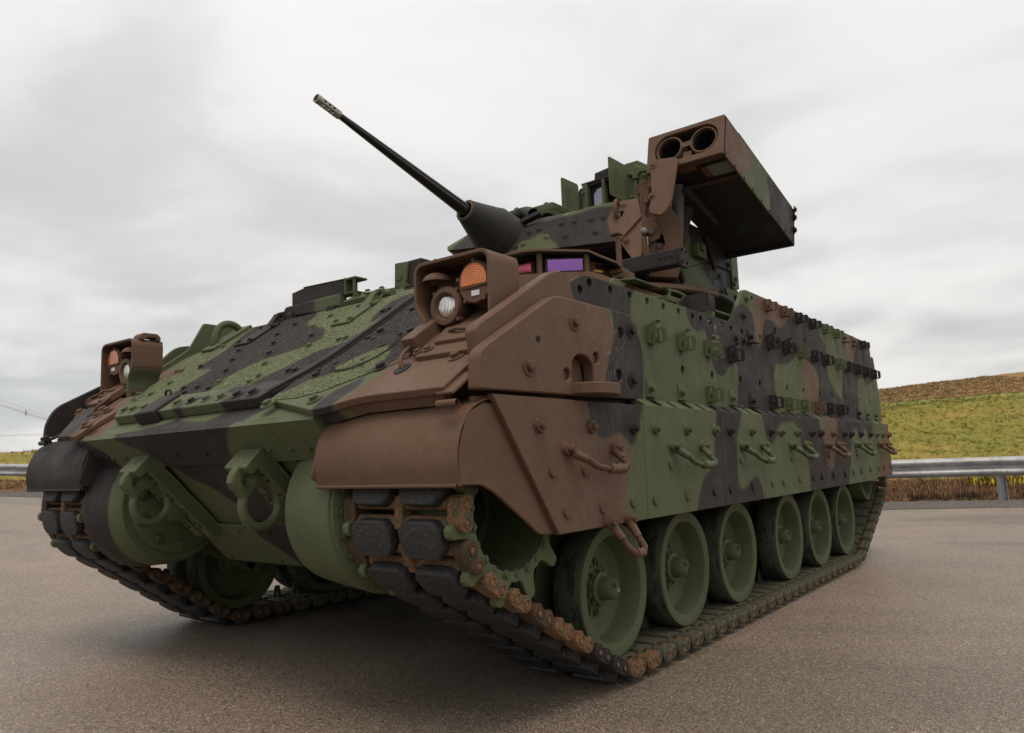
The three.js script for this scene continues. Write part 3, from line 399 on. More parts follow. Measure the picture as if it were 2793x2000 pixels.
// ---- power lines far off to the left
{
  const far = std({ color: new THREE.Color().setRGB(0.42, 0.42, 0.43), roughness: 0.6 });
  const up = thing('power_line', 'bundle of thin sagging power cables high above the bank at far left', 'power line');
  const cab = [[-93, 10.6, -22.9], [-87.8, 8.65, -27.4], [-85.8, 7.75, -29.1], [-84.2, 7.05, -30.4], [-78, 4.8, -36]];
  for (const [a, b] of [[0, 0], [0.2, 0.16], [-0.2, 0.12]]) part('cable', wire(cab.map(([x, y, z]) => [x + a, y + b, z + a]), 0.026, 40, 6), far, up);
  part('cable', wire(cab.map(([x, y, z], i) => [x, y + 0.75 - 0.13 * i, z]), 0.015, 40, 6), far, up);
  part('spacer', [boxAt(0.10, 0.62, 0.10, [-85.8, 7.85, -29.1]), boxAt(0.5, 0.10, 0.10, [-85.8, 7.9, -29.1])], far, up);
  const lo = thing('power_line', 'pair of level power cables low over the bank at far left', 'power line');
  for (const q of [0, 0.35]) part('cable', wire([[-95, 5.62 + q * 0.4, -22], [-88.2, 5.5 + q * 0.3, -27.6], [-84.4, 5.42 + q * 0.5, -30.5], [-78, 5.4 + q * 0.6, -36]], 0.015, 30, 6), far, lo);
}

// ------------------------------------------------------------------ the vehicle (z forward, x to its left, y up; z = 0 at the front road wheel)
const veh = thing('armoured_vehicle', 'tracked armoured fighting vehicle in green, black and brown camouflage with raised cannon', 'armoured vehicle');

// ---- hull
part('lower_hull', [
  ext([[1.235, 1.19], [0.578, 0.500], [0.40, 0.45], [-4.85, 0.45], [-5.05, 0.80], [-5.05, 1.22]], { o: [0.66, 0, 0], ex: [0, 0, 1], ey: [0, 1, 0], d: 1.32, b: 0.004 }),
  boxAt(2.02, 0.78, 5.1, [0, 0.84, -2.45], [0, 0, 0], 0.02),
], M.nose, veh);
const roofY = 2.0;
part('upper_hull', hull([
  ...[-1, 1].flatMap((s) => [[s * 1.63, 1.20, -5.05], [s * 1.63, 1.74, -4.98], [s * 0.95, roofY, -4.9], [s * (s > 0 ? 0.72 : 0.95), roofY, (2.036 - roofY) / 0.67], [s * 1.63, 1.70, 0.50], [s * 1.63, glacisY(1.02), 1.02], [s * 1.0, 1.205, 1.240], [s * 1.0, 1.15, 1.20], [s * 1.63, 1.2, 0.95]]),
]), M.glacis, veh);
// nose wedge: three joined blocks with a chamfered ridge
{ const sec = [[1.240, 1.2045], [1.262, 1.183], [1.118, 1.030], [1.02, 1.03], [1.02, 1.20]];     // (z, y)
  const blk = (x0, x1) => ext(sec, { o: [x1, 0, 0], ex: [0, 0, 1], ey: [0, 1, 0], d: x1 - x0, b: 0.0025 });
  part('nose_block', blk(-1.005, -0.7085), M.nose, veh); part('nose_block', blk(-0.7055, 0.7055), M.nose, veh); part('nose_block', blk(0.7085, 1.005), M.nose, veh);
  for (const [x, y] of [[-0.93, 1.098], [-0.86, 1.090], [-0.80, 1.087], [-0.66, 1.089], [-0.159, 1.086], [0.10, 1.086], [0.589, 1.082], [0.736, 1.080], [0.861, 1.079], [0.94, 1.078], [-0.93, 1.05]]) bolt(hexHead, [x, y, y + 0.0785], NN, 0.0135, BY[cNose.pick(x, y)], veh);
}
// nose plate seams and lower plate with its lip
part('lower_front_plate', ext([[-0.62, 0.505], [0.62, 0.505], [0.62, 0.735], [-0.14, 0.735], [-0.165, 0.722], [-0.62, 0.722]].map(([x, y]) => [x, y * Math.SQRT2]), { o: [0, 0, 0.078], ex: [1, 0, 0], ey: [0, Math.SQRT1_2, Math.SQRT1_2], d: 0.016, b: 0.003 }).translate(0, 0, 0), M.nose, veh);
for (const [x, y] of [[-0.70, 0.69], [-0.22, 0.69], [0.05, 0.69], [-0.55, 0.522], [-0.09, 0.522], [0.36, 0.522], [0.3, 0.69]]) bolt(hexHead, [x, y, y + 0.094], NN, 0.014, BY[cNose.pick(x, y)], veh);

// ---- tow brackets with eyes
for (const s of [-1, 1]) {
  const t = group('tow_bracket', veh), X = s * 0.475;
  // base: cheek blocks either side of the eye, capped at the top
  const face = (dx, w) => { const pts = [[-0.5 * w, 0.70], [0.5 * w, 0.70], [0.5 * w, 1.075], [-0.5 * w, 1.075]].map(([x, y]) => [x, y * Math.SQRT2]); return ext(pts, { o: [X + dx, 0, 0.078], ex: [1, 0, 0], ey: [0, Math.SQRT1_2, Math.SQRT1_2], d: 0.075, b: 0.008 }); };
  part('bracket_base', [face(-0.055, 0.06), face(0.055, 0.06), ext([[-0.083, 1.062], [0.083, 1.062], [0.083, 1.094], [-0.083, 1.094]].map(([x, y]) => [x, y * Math.SQRT2]), { o: [X, 0, 0.078], ex: [1, 0, 0], ey: [0, Math.SQRT1_2, Math.SQRT1_2], d: 0.120, b: 0.010, seg: 2 })], M.nose, t);
  const prof = [[1.0, 0.745], [1.035, 0.752], ...circlePts(1.124, 0.844, 0.110, 13, -2.35, 0.30), [1.247, 0.900], [1.270, 0.918], [1.286, 0.945], [1.281, 0.975], [1.258, 1.010], [1.232, 1.032], [1.225, 1.050], [1.17, 1.062], [1.10, 1.02], [0.88, 0.80], [0.90, 0.775]];
  for (const q of [-0.087, 0.087]) part('weld_bead', wire(Array.from({ length: 14 }, (_, k) => { const y = mix(0.705, 1.07, k / 13); return [X + q + 0.002 * Math.sin(k * 5.1), y - 0.003, y + 0.081]; }), 0.0065, 40, 6), M.nose, t);
  part('tow_eye', ext(prof, { o: [X + 0.024, 0, 0], ex: [0, 0, 1], ey: [0, 1, 0], d: 0.048, b: 0.014, seg: 3, holes: [[1.124, 0.844, 0.076], [1.205, 0.949, 0.021]] }), M.nose, t);
  for (const dx of [-0.056, 0.056]) for (const y of [1.012, 0.925, 0.845, 0.770]) {
    const p = [X + dx, y - 0.0735 * Math.SQRT1_2, y + 0.078 + 0.0735 * Math.SQRT1_2];
    const c = ext(rounded([[-0.017, -0.027], [0.017, -0.027], [0.017, 0.027], [-0.017, 0.027]], 0.016, 4), { o: p, ex: [1, 0, 0], ey: [0, Math.SQRT1_2, Math.SQRT1_2], d: 0.003, b: 0 }); part('bolt_pocket', c, M.black, t);
    bolt(hexFlat, [p[0], p[1] - 0.002, p[2] + 0.002], NN, 0.0165, BY[cNose.pick(X, y)], t);
  }
}
// ---- final drives: drums bulging either side of the nose
for (const s of [-1, 1]) {
  const g = group('final_drive', veh), P = (x) => [s * x, 0.822, 0.862];
  part('drive_drum', lathe([[0.0, 0.0], [0.30, 0.0], [0.318, 0.02], [0.330, 0.10], [0.352, 0.31], [0.352, 0.335], [0.338, 0.345], [0.30, 0.345], [0, 0.345]], [s, 0, 0], P(0.70), 64), s > 0 ? M.green : M.nose, g);
  part('drive_flange', lathe([[0, -0.02], [0.24, -0.02], [0.262, -0.008], [0.262, 0.02], [0, 0.02]], [s, 0, 0], P(0.69), 48), M.green, g);
  for (let k = 0; k < 10; k++) { const a = k * 0.628 + 0.3; bolt(hexHead, [s * 0.668, 0.822 + 0.215 * Math.sin(a), 0.862 + 0.215 * Math.cos(a)], [-s, 0, 0], 0.020, M.green, g); }
  part('drive_rim', lathe([[0.26, 0], [0.345, 0], [0.345, 0.012], [0.30, 0.030], [0.26, 0.030]], [s, 0, 0], P(1.045), 48), M.green, g);
  for (let k = 0; k < 22; k++) { const a = k * 0.2856; bolt(hexHead, [s * 1.065, 0.822 + 0.312 * Math.sin(a), 0.862 + 0.312 * Math.cos(a)], [s, 0, 0], 0.014, M.green, g); }
}
// ---- fenders
for (const s of [-1, 1]) {
  const g = group('fender', veh), X0 = s > 0 ? 1.00 : -1.735, W = 0.735, mt = s > 0 ? M.brown : M.black;
  const prof = new THREE.CatmullRomCurve3([[1.238, 0.921], [1.250, 0.99], [1.243, 1.06], [1.222, 1.115], [1.188, 1.168], [1.13, 1.203], [1.06, 1.220], [1.0, 1.224]].map(([a, b]) => V(a, b, 0))).getPoints(40).map((q) => [q.x, q.y]), inner = [...prof].reverse().map(([z, y]) => [z - 0.012, y - 0.004]);
  part('fender_sheet', ext([...prof, ...inner], { o: [X0 + W, 0, 0], ex: [0, 0, 1], ey: [0, 1, 0], d: W, b: 0.002 }), mt, g);
  part('fender_side', sidePlate(rounded([[1.236, 0.922], [1.248, 0.99], [1.242, 1.06], [1.222, 1.115], [1.185, 1.160], [1.10, 1.20], [0.90, 1.20], [0.95, 1.10], [0.70, 0.715], [0.80, 0.722], [0.87, 0.77], [1.05, 0.885], [1.12, 0.918]], 0.02), s > 0 ? 1.735 : -1.72, 0.014), mt, g);
  part('fender_flap', ext(rounded([[1.215, 1.12], [1.262, 0.965], [1.245, 0.945], [1.05, 0.90], [1.02, 1.0], [1.09, 1.10]], 0.012), { o: [s * 0.995 + 0.006, 0, 0], ex: [0, 0, 1], ey: [0, 1, 0], d: 0.014, b: 0.003 }), mt, g);
  part('fender_lip', wire([[X0 + 0.01, 0.921, 1.240], [X0 + W - 0.01, 0.921, 1.240]], 0.007, 2, 8), mt, g);
}
// ---- glacis plates
const gl = group('glacis', veh);
part('fender_top_plate', glacisSlab(rounded([[0.60, 1.15], [1.02, 1.262], [1.09, 1.255], [1.17, 1.225], [1.26, 1.206], [1.655, 1.206], [1.66, 0.85], [1.40, 0.60], [1.20, 0.30], [0.98, 0.30]], [0, 0.02, 0.05, 0.05, 0.06, 0.01, 0.02, 0.02, 0, 0]), 0.002, 0.030), M.glacis, gl);
part('fender_top_plate', glacisSlab([[-1.02, 1.262], [-1.085, 1.262], [-1.086, 1.1], [-1.259, 0.9], [-1.0, 0.9]], 0.002, 0.026), M.glacis, gl);
part('fender_top_plate', glacisSlab([[-1.089, 1.262], [-1.24, 1.262], [-1.46, 1.10], [-1.56, 0.9], [-1.262, 0.9], [-1.089, 1.1]], 0.002, 0.030), M.glacis, gl);
part('non_skid_panel', glacisSlab([[0.60, 1.155], [0.80, 1.163], [0.93, 1.137], [1.10, 1.045], [1.20, 1.00], [1.245, 0.95], [1.215, 0.85], [1.20, 0.30], [0.69, 0.30], [0.69, 0.80], [0.66, 0.93], [0.60, 1.02]], 0.033, 0.003, 0.001), M.grit, gl);
part('access_cover', glacisSlab(circlePts(0.875, 0.842, 0.155, 36).map(([x, z]) => [x, 0.842 + (z - 0.842) * 0.93]), 0.036, 0.006, 0.002), M.grit, gl);
{ const pts = circlePts(0.875, 0.842, 0.164, 48).map(([x, z]) => onGlacis(x, 0.842 + (z - 0.842) * 0.93, 0.037)); part('cover_seal', new THREE.TubeGeometry(new THREE.CatmullRomCurve3(pts.map((p) => V(...p)), true), 80, 0.0045, 6, true), M.dark, gl); }
// big access hatch left of the rail, front bar bolted over it
part('engine_hatch', glacisSlab(rounded([[-0.93, 1.02], [0.55, 1.02], [0.635, 0.90], [0.645, 0.15], [-1.24, 0.15], [-1.24, 0.46], [-1.14, 0.80]], 0.03), 0.002, 0.020), M.grit, gl);
part('hatch_bar', glacisSlab([[-0.905, 1.075], [-0.78, 1.156], [0.512, 1.148], [0.555, 1.062], [0.50, 1.02], [-0.86, 1.02]], 0.002, 0.050, 0.004), M.glacis, gl);
for (const x of [-0.76, -0.66, -0.54, -0.215, -0.087, 0.044, 0.173, 0.303, 0.424]) bolt(hexHead, onGlacis(x, 1.105, 0.052), GN, 0.019, BY[cGlacis.pick(x, 1.1)], gl);
part('hatch_latch', [glacisSlab([[-0.50, 1.03], [-0.33, 1.03], [-0.32, 1.175], [-0.49, 1.185]], 0.002, 0.066, 0.005), wire([onGlacis(-0.47, 1.03, 0.06), onGlacis(-0.46, 1.02, 0.085), onGlacis(-0.42, 1.02, 0.085), onGlacis(-0.41, 1.03, 0.06)], 0.007, 12, 6)], M.black, gl);
{ const c = [[0.512, 1.10], [0.56, 1.02], [0.60, 0.95], [0.625, 0.87], [0.638, 0.78], [0.640, 0.60], [0.640, 0.14]], L = c.map(([x, z]) => [x - 0.022, z]), Rr = c.map(([x, z]) => [x + 0.022, z]).reverse(); part('hatch_rail', glacisSlab([...L, ...Rr], 0.002, 0.052, 0.005), M.glacis, gl); part('rail_gasket', glacisSlab([...c.map(([x, z]) => [x + 0.023, z]), ...c.map(([x, z]) => [x + 0.033, z]).reverse()], 0.002, 0.036, 0.002), M.dark, gl); }
for (const [x, z] of [[-0.887, 0.801], [-0.91, 0.902], [-1.10, 0.881], [-1.034, 0.941], [-0.57, 0.893], [-0.827, 0.645], [-0.366, 0.764], [-0.505, 0.637], [-0.635, 0.515], [-0.297, 0.508], [-0.153, 0.637], [-0.433, 0.387], [0.049, 0.510], [0.196, 0.638], [-0.009, 0.764], [0.129, 0.892], [0.118, 0.938], [-0.224, 0.889], [-0.237, 0.943], [-0.406, 0.281], [-0.078, 0.275], [-0.099, 0.383], [0.364, 0.888], [0.418, 0.891], [0.428, 0.634], [0.475, 0.631], [0.473, 0.376], [0.511, 0.365], [0.25, 0.384], [-1.022, 0.658], [-1.08, 0.655], [-1.05, 0.39], [-0.991, 0.396], [-0.769, 0.393], [-0.761, 0.321], [-0.40, 0.91], [-0.46, 0.95]]) bolt(hexHead, onGlacis(x, z, 0.022), GN, 0.0150, BY[cGlacis.pick(x, z)], gl);
for (const [x, z, r] of [[0.767, 0.658, 0.019], [0.742, 0.714, 0.014], [0.807, 0.737, 0.014], [0.962, 0.829, 0.015], [0.945, 0.923, 0.014], [0.979, 0.966, 0.016], [0.764, 0.919, 0.014], [0.691, 0.962, 0.013], [0.722, 0.999, 0.018], [1.143, 1.008, 0.020], [0.979, 0.738, 0.014], [1.021, 0.715, 0.016], [0.79, 0.469, 0.016], [0.64, 1.188, 0.020], [0.957, 1.194, 0.020], [-1.10, 1.17, 0.019], [-0.97, 1.20, 0.019], [-1.22, 1.02, 0.019], [-1.13, 1.04, 0.019], [-1.16, 1.08, 0.019]]) bolt(hexHead, onGlacis(x, z, 0.034), GN, r, BY[cGlacis.pick(x, z)], gl);
for (const s of [-1, 1]) part('fender_sill', glacisSlab([[s * 0.99, 1.235], [s * 1.10, 1.235], [s * 1.22, 1.195], [s * (s > 0 ? 1.62 : 1.42), s > 0 ? 1.19 : 1.09], [s * 1.5, 0.9], [s * 0.99, 0.9]], -0.05, 0.05, 0.002), M.glacis, gl);
// cable grommet and lamp wiring
for (const s of [-1, 1]) {
  const g = group('lamp_base', veh), X = (x) => s * x;
  const bp = s > 0 ? [[1.335, 1.0], [1.65, 1.0], [1.66, 0.66], [1.30, 0.66], [1.255, 0.80]] : [[-1.30, 0.96], [-1.58, 0.96], [-1.62, 0.66], [-1.30, 0.66], [-1.27, 0.80]];
  part('base_plate', [glacisSlab(bp, 0.030, 0.022), glacisSlab(bp.map(([x, z]) => [X(1.45) + (x - X(1.45)) * 0.62, 0.83 + (z - 0.83) * 0.7 - 0.02]), 0.050, 0.018)], M.brown, g);
  part('junction_box', [s > 0 ? basisBox(0.075, 0.24, 0.062, onGlacis(1.262, 0.845, 0.075), [1, 0, 0], GU, 0.006) : basisBox(0.060, 0.15, 0.040, onGlacis(-1.30, 0.925, 0.060), [1, 0, 0], GU, 0.006)], M.brown, g);
  part('cable', wire([onGlacis(X(1.262), 0.945, 0.07), onGlacis(X(1.262), 0.985, 0.065), onGlacis(X(1.285), 1.03, 0.05), onGlacis(X(1.30), 1.045, 0.02)], 0.009, 20, 8), M.brown, g);
  part('cable', wire([onGlacis(X(1.40), 0.86, 0.07), onGlacis(X(1.47), 0.88, 0.085), onGlacis(X(1.55), 0.88, 0.07), onGlacis(X(1.66), 0.90, 0.06)], 0.008, 20, 8), M.brown, g);
  part('cable_grommet', [glacisSlab(circlePts(X(1.30), 1.045, 0.034, 20), 0.033, 0.003, 0)], M.dark, g);
  for (const [x, z, r] of [[1.55, 1.012, 0.020], [1.37, 0.887, 0.014], [1.40, 0.848, 0.014], [1.365, 0.957, 0.014], [1.321, 0.967, 0.013], [1.60, 0.93, 0.014]]) bolt(hexHead, onGlacis(X(x), z, x > 1.5 && r > 0.015 ? 0.034 : 0.055), GN, r, M.brown, g);
}
part('fender_hinge', [glacisSlab([[1.62, 1.215], [1.70, 1.215], [1.705, 1.09], [1.65, 1.10]], 0.004, 0.012), wire([[1.645, 1.195, 1.238], [1.735, 1.195, 1.238]], 0.013, 4, 10)], M.brown, gl);
part('fender_hinge', [wire([[-1.58, 1.20, 1.205], [-1.66, 1.20, 1.205]], 0.014, 4, 10)], M.black, gl);
part('rubber_stop', boxAt(0.03, 0.07, 0.05, [-1.715, 1.215, 1.150], [0.5, 0, 0], 0.014), M.black, gl);
// lifting eye at the far edge
part('lifting_eye', [wire([[-1.13, 1.80, 0.375], [-1.13, 1.87, 0.385], [-1.13, 1.945, 0.350], [-1.13, 1.972, 0.290], [-1.13, 1.955, 0.225], [-1.13, 1.90, 0.185]], 0.024, 30, 12), glacisSlab([[-1.19, 0.43], [-1.05, 0.43], [-1.05, 0.15], [-1.19, 0.15]], 0.022, 0.02), rod([-1.13, 1.795, 0.375], [-1.13, 1.835, 0.39], 0.036), rod([-1.13, 1.90, 0.19], [-1.13, 1.935, 0.205], 0.036)], M.green, gl);
// hatch hinges
for (const [x, mt] of [[-0.73, M.black], [0.20, M.green]]) {
  const h = ext(rounded([[0.40, glacisY(0.40) + 0.03], [0.26, glacisY(0.26) + 0.055], [0.20, glacisY(0.20) + 0.095], [0.13, glacisY(0.13) + 0.075], [0.14, glacisY(0.14) + 0.02], [0.40, glacisY(0.40) + 0.02]], [0.01, 0.04, 0.03, 0.03, 0.02, 0.01], 5), { o: [x + 0.025, 0, 0], ex: [0, 0, 1], ey: [0, 1, 0], d: 0.05, b: 0.008, holes: [[0.185, glacisY(0.185) + 0.063, 0.015]] });
  part('hatch_hinge', [h, glacisSlab([[x - 0.075, 0.44], [x + 0.075, 0.44], [x + 0.06, 0.20], [x - 0.06, 0.20]], 0.022, 0.014), rod([x - 0.08, glacisY(0.13) + 0.03, 0.13], [x + 0.08, glacisY(0.13) + 0.03, 0.13], 0.025)], mt, gl);
  for (const dx of [-0.055, 0.055]) for (const z of [0.41, 0.25]) bolt(hexHead, onGlacis(x + dx, z, 0.036), GN, 0.013, mt, gl);
}
// ---- splash plates and fins along the far edge
const farFins = group('far_side_armour', veh);
part('armour_fin', farPlate(rounded([[0.95, 1.36], [0.588, 1.674], [0.372, 1.83], [0.262, 2.028], [-0.60, 2.03], [-0.60, 1.60], [0.5, 1.40]], [0, 0.02, 0.04, 0.015, 0, 0, 0]), -1.48, 0.02), M.green, farFins);
bolt(hexHead, [-1.475, 1.70, 0.47], [1, 0, 0], 0.018, M.green, farFins); bolt(hexHead, [-1.475, 1.93, 0.10], [1, 0, 0], 0.014, M.green, farFins); bolt(hexHead, [-1.475, 1.52, 0.72], [1, 0, 0], 0.018, M.green, farFins); bolt(hexHead, [-1.475, 1.40, 0.86], [1, 0, 0], 0.016, M.black, farFins);
part('armour_fin', farPlate(rounded([[1.02, 1.36], [0.58, 1.66], [0.36, 1.875], [0.20, 1.90], [-0.3, 1.90], [-0.3, 1.3], [1.0, 1.25]], [0.03, 0.02, 0.06, 0.1, 0, 0, 0]), -1.66, 0.03), M.green, farFins);
part('shield_plate', farPlate(rounded([[1.154, 1.243], [1.150, 1.32], [1.10, 1.425], [0.68, 1.662], [0.30, 1.662], [0.05, 1.662], [0.04, 1.25]], [0, 0.05, 0.12, 0.03, 0, 0, 0], 6), -1.735, 0.03), M.black, farFins);
part('shield_ledge', [basisBox(0.06, 0.02, 0.60, [-1.69, 1.395, 0.78], [1, 0, 0], unit([0, 0.86, 0.5])), basisBox(0.05, 0.015, 0.26, [-1.70, 1.285, 1.02], [1, 0, 0], unit([0, 0.88, 0.45]))], M.black, farFins);
for (const [z, y] of [[0.79, 1.385], [0.90, 1.325], [0.62, 1.45]]) bolt(hexHead, [-1.732, y, z], [1, 0, 0], 0.018, M.black, farFins);
part('side_armour_plate', farPlate([[0.05, 1.25], [0.05, 1.79], [-1.35, 1.79], [-1.59, 2.04], [-4.94, 2.03], [-5.18, 1.26]], -1.66, 0.03), M.upper, farFins);
for (let k = 0; k < 6; k++) part('skirt_panel', farPlate([[(k ? 0.0 : 1.08) - k * 0.895, 1.23], [-0.89 - k * 0.895, 1.23], [-0.89 - k * 0.895, 0.716], [(k ? 0 : 0.7) - k * 0.895, 0.716]], -1.74, 0.02), M.lower, farFins);

// ---- near side: upper armour plates with their brackets, holes and bolts
const XU = 1.69, XS = 1.76;
const bracketGeo = (() => {   // open tie-down cage: slotted plate, back leg, top and bottom tabs
  // bolted base with four bent legs: front and rear legs slotted, top and bottom tabs splayed
  const leg = (z, tilt, h, w) => ext([[0.002, -h], [w - 0.012, -h], [w, -h + 0.012], [w, h - 0.012], [w - 0.012, h], [0.002, h]], { o: [0, 0, 0], ex: [1, 0, 0], ey: [0, 1, 0], d: 0.004, b: 0.0008, holes: [[[w * 0.42, -h * 0.74], [w * 0.62, -h * 0.74], [w * 0.62, h * 0.74], [w * 0.42, h * 0.74]]] }).rotateY(tilt).translate(0, 0, z);
  const tab = (s) => ext([[-0.026, 0], [0.026, 0], [0.020, 0.056], [-0.020, 0.056]], { o: [0.003, s * 0.044, 0], ex: [0, 0, 1], ey: unit([0.92, s * 0.40, 0]), d: 0.004, b: 0.0008, holes: [[[-0.013, 0.025], [0.013, 0.025], [0.013, 0.037], [-0.013, 0.037]]] });
  return [true, false].map((tabs) => merged([leg(0.042, 0, 0.046, 0.054), leg(-0.046, 0.22, 0.040, 0.064), ...(tabs ? [tab(1), tab(-1)] : [boxAt(0.045, 0.004, 0.05, [0.024, -0.043, 0.012], [0, 0, 0], 0.001)]), boxAt(0.005, 0.088, 0.088, [0.0025, 0, 0], [0, 0, 0], 0.001), rod([0.004, 0, -0.002], [0.030, 0, -0.002], 0.019, 0.018, 6), rod([0.004, 0, -0.002], [0.010, 0, -0.002], 0.024, 0.024, 16)]));
})();
const angleGeo = merged([boxAt(0.006, 0.09, 0.075, [0.003, 0.0, 0], [0, 0, 0], 0.001), boxAt(0.055, 0.006, 0.09, [0.030, -0.045, 0], [0, 0, -0.15], 0.001), rod([0.004, 0.0, 0.004], [0.032, 0.0, 0.004], 0.020, 0.019, 6), rod([0.004, 0, 0.004], [0.010, 0, 0.004], 0.028, 0.028, 14)]);
for (const g of bracketGeo) mapUV(g, 'box'); mapUV(angleGeo, 'box');
const upper = [[0.5, -0.8345], [-0.8375, -2.5595], [-2.5625, -3.9495], [-3.9525, -5.2]].map(([a, b], i) => {
  const g = group('side_armour_plate', veh);
  let pts;
  if (i === 0) pts = rounded([[0.46, 1.74], [0.335, 1.797], [b, 1.795], [b, 1.262], [0.46, 1.262]], [0.02, 0.05, 0, 0, 0]);
  else if (i === 1) pts = rounded([[a, 1.795], [-1.35, 1.793], [-1.585, 2.032], [-1.63, 2.042], [b, 2.04], [b, 1.262], [a, 1.262]], [0, 0.06, 0.02, 0.02, 0, 0, 0]);
  else if (i === 2) pts = [[a, 2.04], [b, 2.035], [b, 1.262], [a, 1.262]];
  else pts = [[a, 2.035], [-4.942, 2.027], [-4.955, 1.90], [-5.06, 1.895], [-5.185, 1.50], [-5.19, 1.262], [a, 1.262]];
  const inSeg = (z) => z < a - 0.02 && z > b + 0.02;
  const holes = [];
  for (const [z, y, r] of [[0.371, 1.721, 0.021], [0.292, 1.764, 0.021], [0.111, 1.764, 0.019], [-0.072, 1.764, 0.019], [-0.251, 1.762, 0.019], [-0.429, 1.760, 0.019], [-0.608, 1.760, 0.019], [-0.784, 1.757, 0.018], [-0.890, 1.757, 0.018], [-1.029, 1.755, 0.018], [-1.192, 1.755, 0.018], [-1.340, 1.753, 0.018], [-1.517, 1.755, 0.018], [-1.739, 2.0, 0.017], [-2.149, 1.84, 0.018], [-2.822, 1.835, 0.018], [-2.495, 1.755, 0.018], [-2.165, 1.753, 0.018], [-1.842, 1.754, 0.018], [-0.614, 1.446, 0.022], [-1.001, 1.445, 0.022], [-1.437, 1.447, 0.020], [-1.771, 1.443, 0.020], [-2.319, 1.444, 0.020], [-2.691, 1.445, 0.020], [-3.118, 1.446, 0.018], [-3.452, 1.445, 0.018], [-3.86, 1.444, 0.018], [-4.357, 1.446, 0.018], [-4.757, 1.446, 0.018], [-2.6, 1.62, 0.012], [-0.72, 1.56, 0.006], [-0.36, 1.56, 0.006], [-2.05, 1.56, 0.006], [-3.2, 1.60, 0.006], [-4.2, 1.60, 0.006]]) if (inSeg(z)) holes.push([z, y, r]);
  part('armour_sheet', sidePlate(pts, XU, 0.026, holes, 0.002), M.upper, g);
  for (const [z, y, r] of holes) if (r > 0.01) bolt(hexFlat, [XU - 0.024, y, z], [1, 0, 0], r * 0.72, M.black, g, 'recessed_bolt');
  for (const [z, y] of [[-2.005, 1.988], [-2.342, 1.990], [-2.687, 1.988], [-3.037, 1.987], [-3.372, 1.986], [-3.703, 1.984], [-4.628, 1.979], [-0.263, 1.594], [-0.610, 1.590], [-0.957, 1.588], [-1.309, 1.588], [-2.002, 1.734], [-2.338, 1.730], [-2.669, 1.729], [-3.010, 1.726], [-3.320, 1.723], [-3.695, 1.722], [-4.001, 1.720], [-4.332, 1.720], [-4.653, 1.720], [-4.962, 1.718], [-0.949, 1.329], [-1.977, 1.325], [-2.304, 1.325], [-2.653, 1.325], [-2.982, 1.325], [-3.321, 1.327], [-3.644, 1.326]]) if (inSeg(z)) { const b2 = finish(new THREE.Mesh(bracketGeo[y > 1.5 && y < 1.9 && z > -2.5 ? 0 : 1], BY[cUpper.pick(z, y)])); b2.name = 'tie_bracket'; b2.position.set(XU, y, z); if (y > 1.95) b2.scale.set(1, 0.80, 1); g.add(b2); }
  for (const [z, y] of [[-0.223, 1.325], [-0.571, 1.323], [-1.267, 1.324], [-1.601, 1.321], [-3.933, 1.318], [-4.262, 1.319], [-4.579, 1.318], [-4.916, 1.318], [-3.975, 1.983], [-4.304, 1.985], [-1.637, 1.736]]) if (inSeg(z)) { const b2 = finish(new THREE.Mesh(angleGeo, BY[cUpper.pick(z, y)])); b2.name = 'angle_bracket'; b2.position.set(XU, y, z); g.add(b2); }
  for (const [z, y] of [[-1.628, 1.985], [-1.556, 1.863], [-1.402, 1.702], [-1.53, 1.700]]) if (inSeg(z)) bolt(hexHead, [XU, y, z], [1, 0, 0], 0.020, BY[cUpper.pick(z, y)], g);
  return g;
});
for (const z of [-5.1, -5.15]) for (const y of [1.7, 1.45, 1.3]) bolt(hexHead, [1.60, y, z - 0.06], [0, 0, -1], 0.02, M.black, veh);
// stencilled notice on the second plate
function stencil(lines, w, h, draw) {
  const c = document.createElement('canvas'); c.width = 512; c.height = Math.round(512 * h / w); const x = c.getContext('2d'); x.clearRect(0, 0, c.width, c.height); x.fillStyle = '#fff'; x.strokeStyle = '#fff'; x.textAlign = 'center'; x.textBaseline = 'middle'; draw(x, c.width, c.height);
  void lines; const t = new THREE.CanvasTexture(c); t.magFilter = THREE.LinearFilter; return t;
}
function decal(name, t, colour, w, h, o, ex, ey, parent) {
  const g = new THREE.PlaneGeometry(w, h).applyMatrix4(new THREE.Matrix4().makeBasis(V(...ex), V(...ey), V(...cross(ex, ey)))).translate(...o);
  const m = std({ color: new THREE.Color().setRGB(...colour), alphaMap: t, transparent: true, roughness: 0.8 }); m.userData.uv = 'own'; const k = new THREE.Mesh(g, m); k.name = name; k.receiveShadow = true; parent.add(k); return k;
}
{ const t = stencil(0, 0.215, 0.20, (x, w, h) => { x.lineWidth = 9; for (const [a, b, c, d] of [[10, 10, 1, 1], [w - 10, 10, -1, 1], [10, h - 10, 1, -1], [w - 10, h - 10, -1, -1]]) { x.beginPath(); x.moveTo(a + c * 110, b); x.lineTo(a, b); x.lineTo(a, b + d * 100); x.stroke(); } x.beginPath(); x.moveTo(w / 2, 30); x.lineTo(w / 2 + 34, 85); x.lineTo(w / 2 + 13, 85); x.lineTo(w / 2 + 13, 150); x.lineTo(w / 2 - 13, 150); x.lineTo(w / 2 - 13, 85); x.lineTo(w / 2 - 34, 85); x.fill(); x.font = 'bold 62px sans-serif'; x.fillText('IN CASE', w / 2, 205); x.fillText('OF FIRE', w / 2, 285); x.fillText('PULL HANDLE', w / 2, 365, w - 60); });
  decal('stencil', t, [0.21, 0.23, 0.13], 0.215, 0.205, [XU + 0.0015, 1.660, -1.085], [0, 0, -1], [0, 1, 0], upper[1]); }

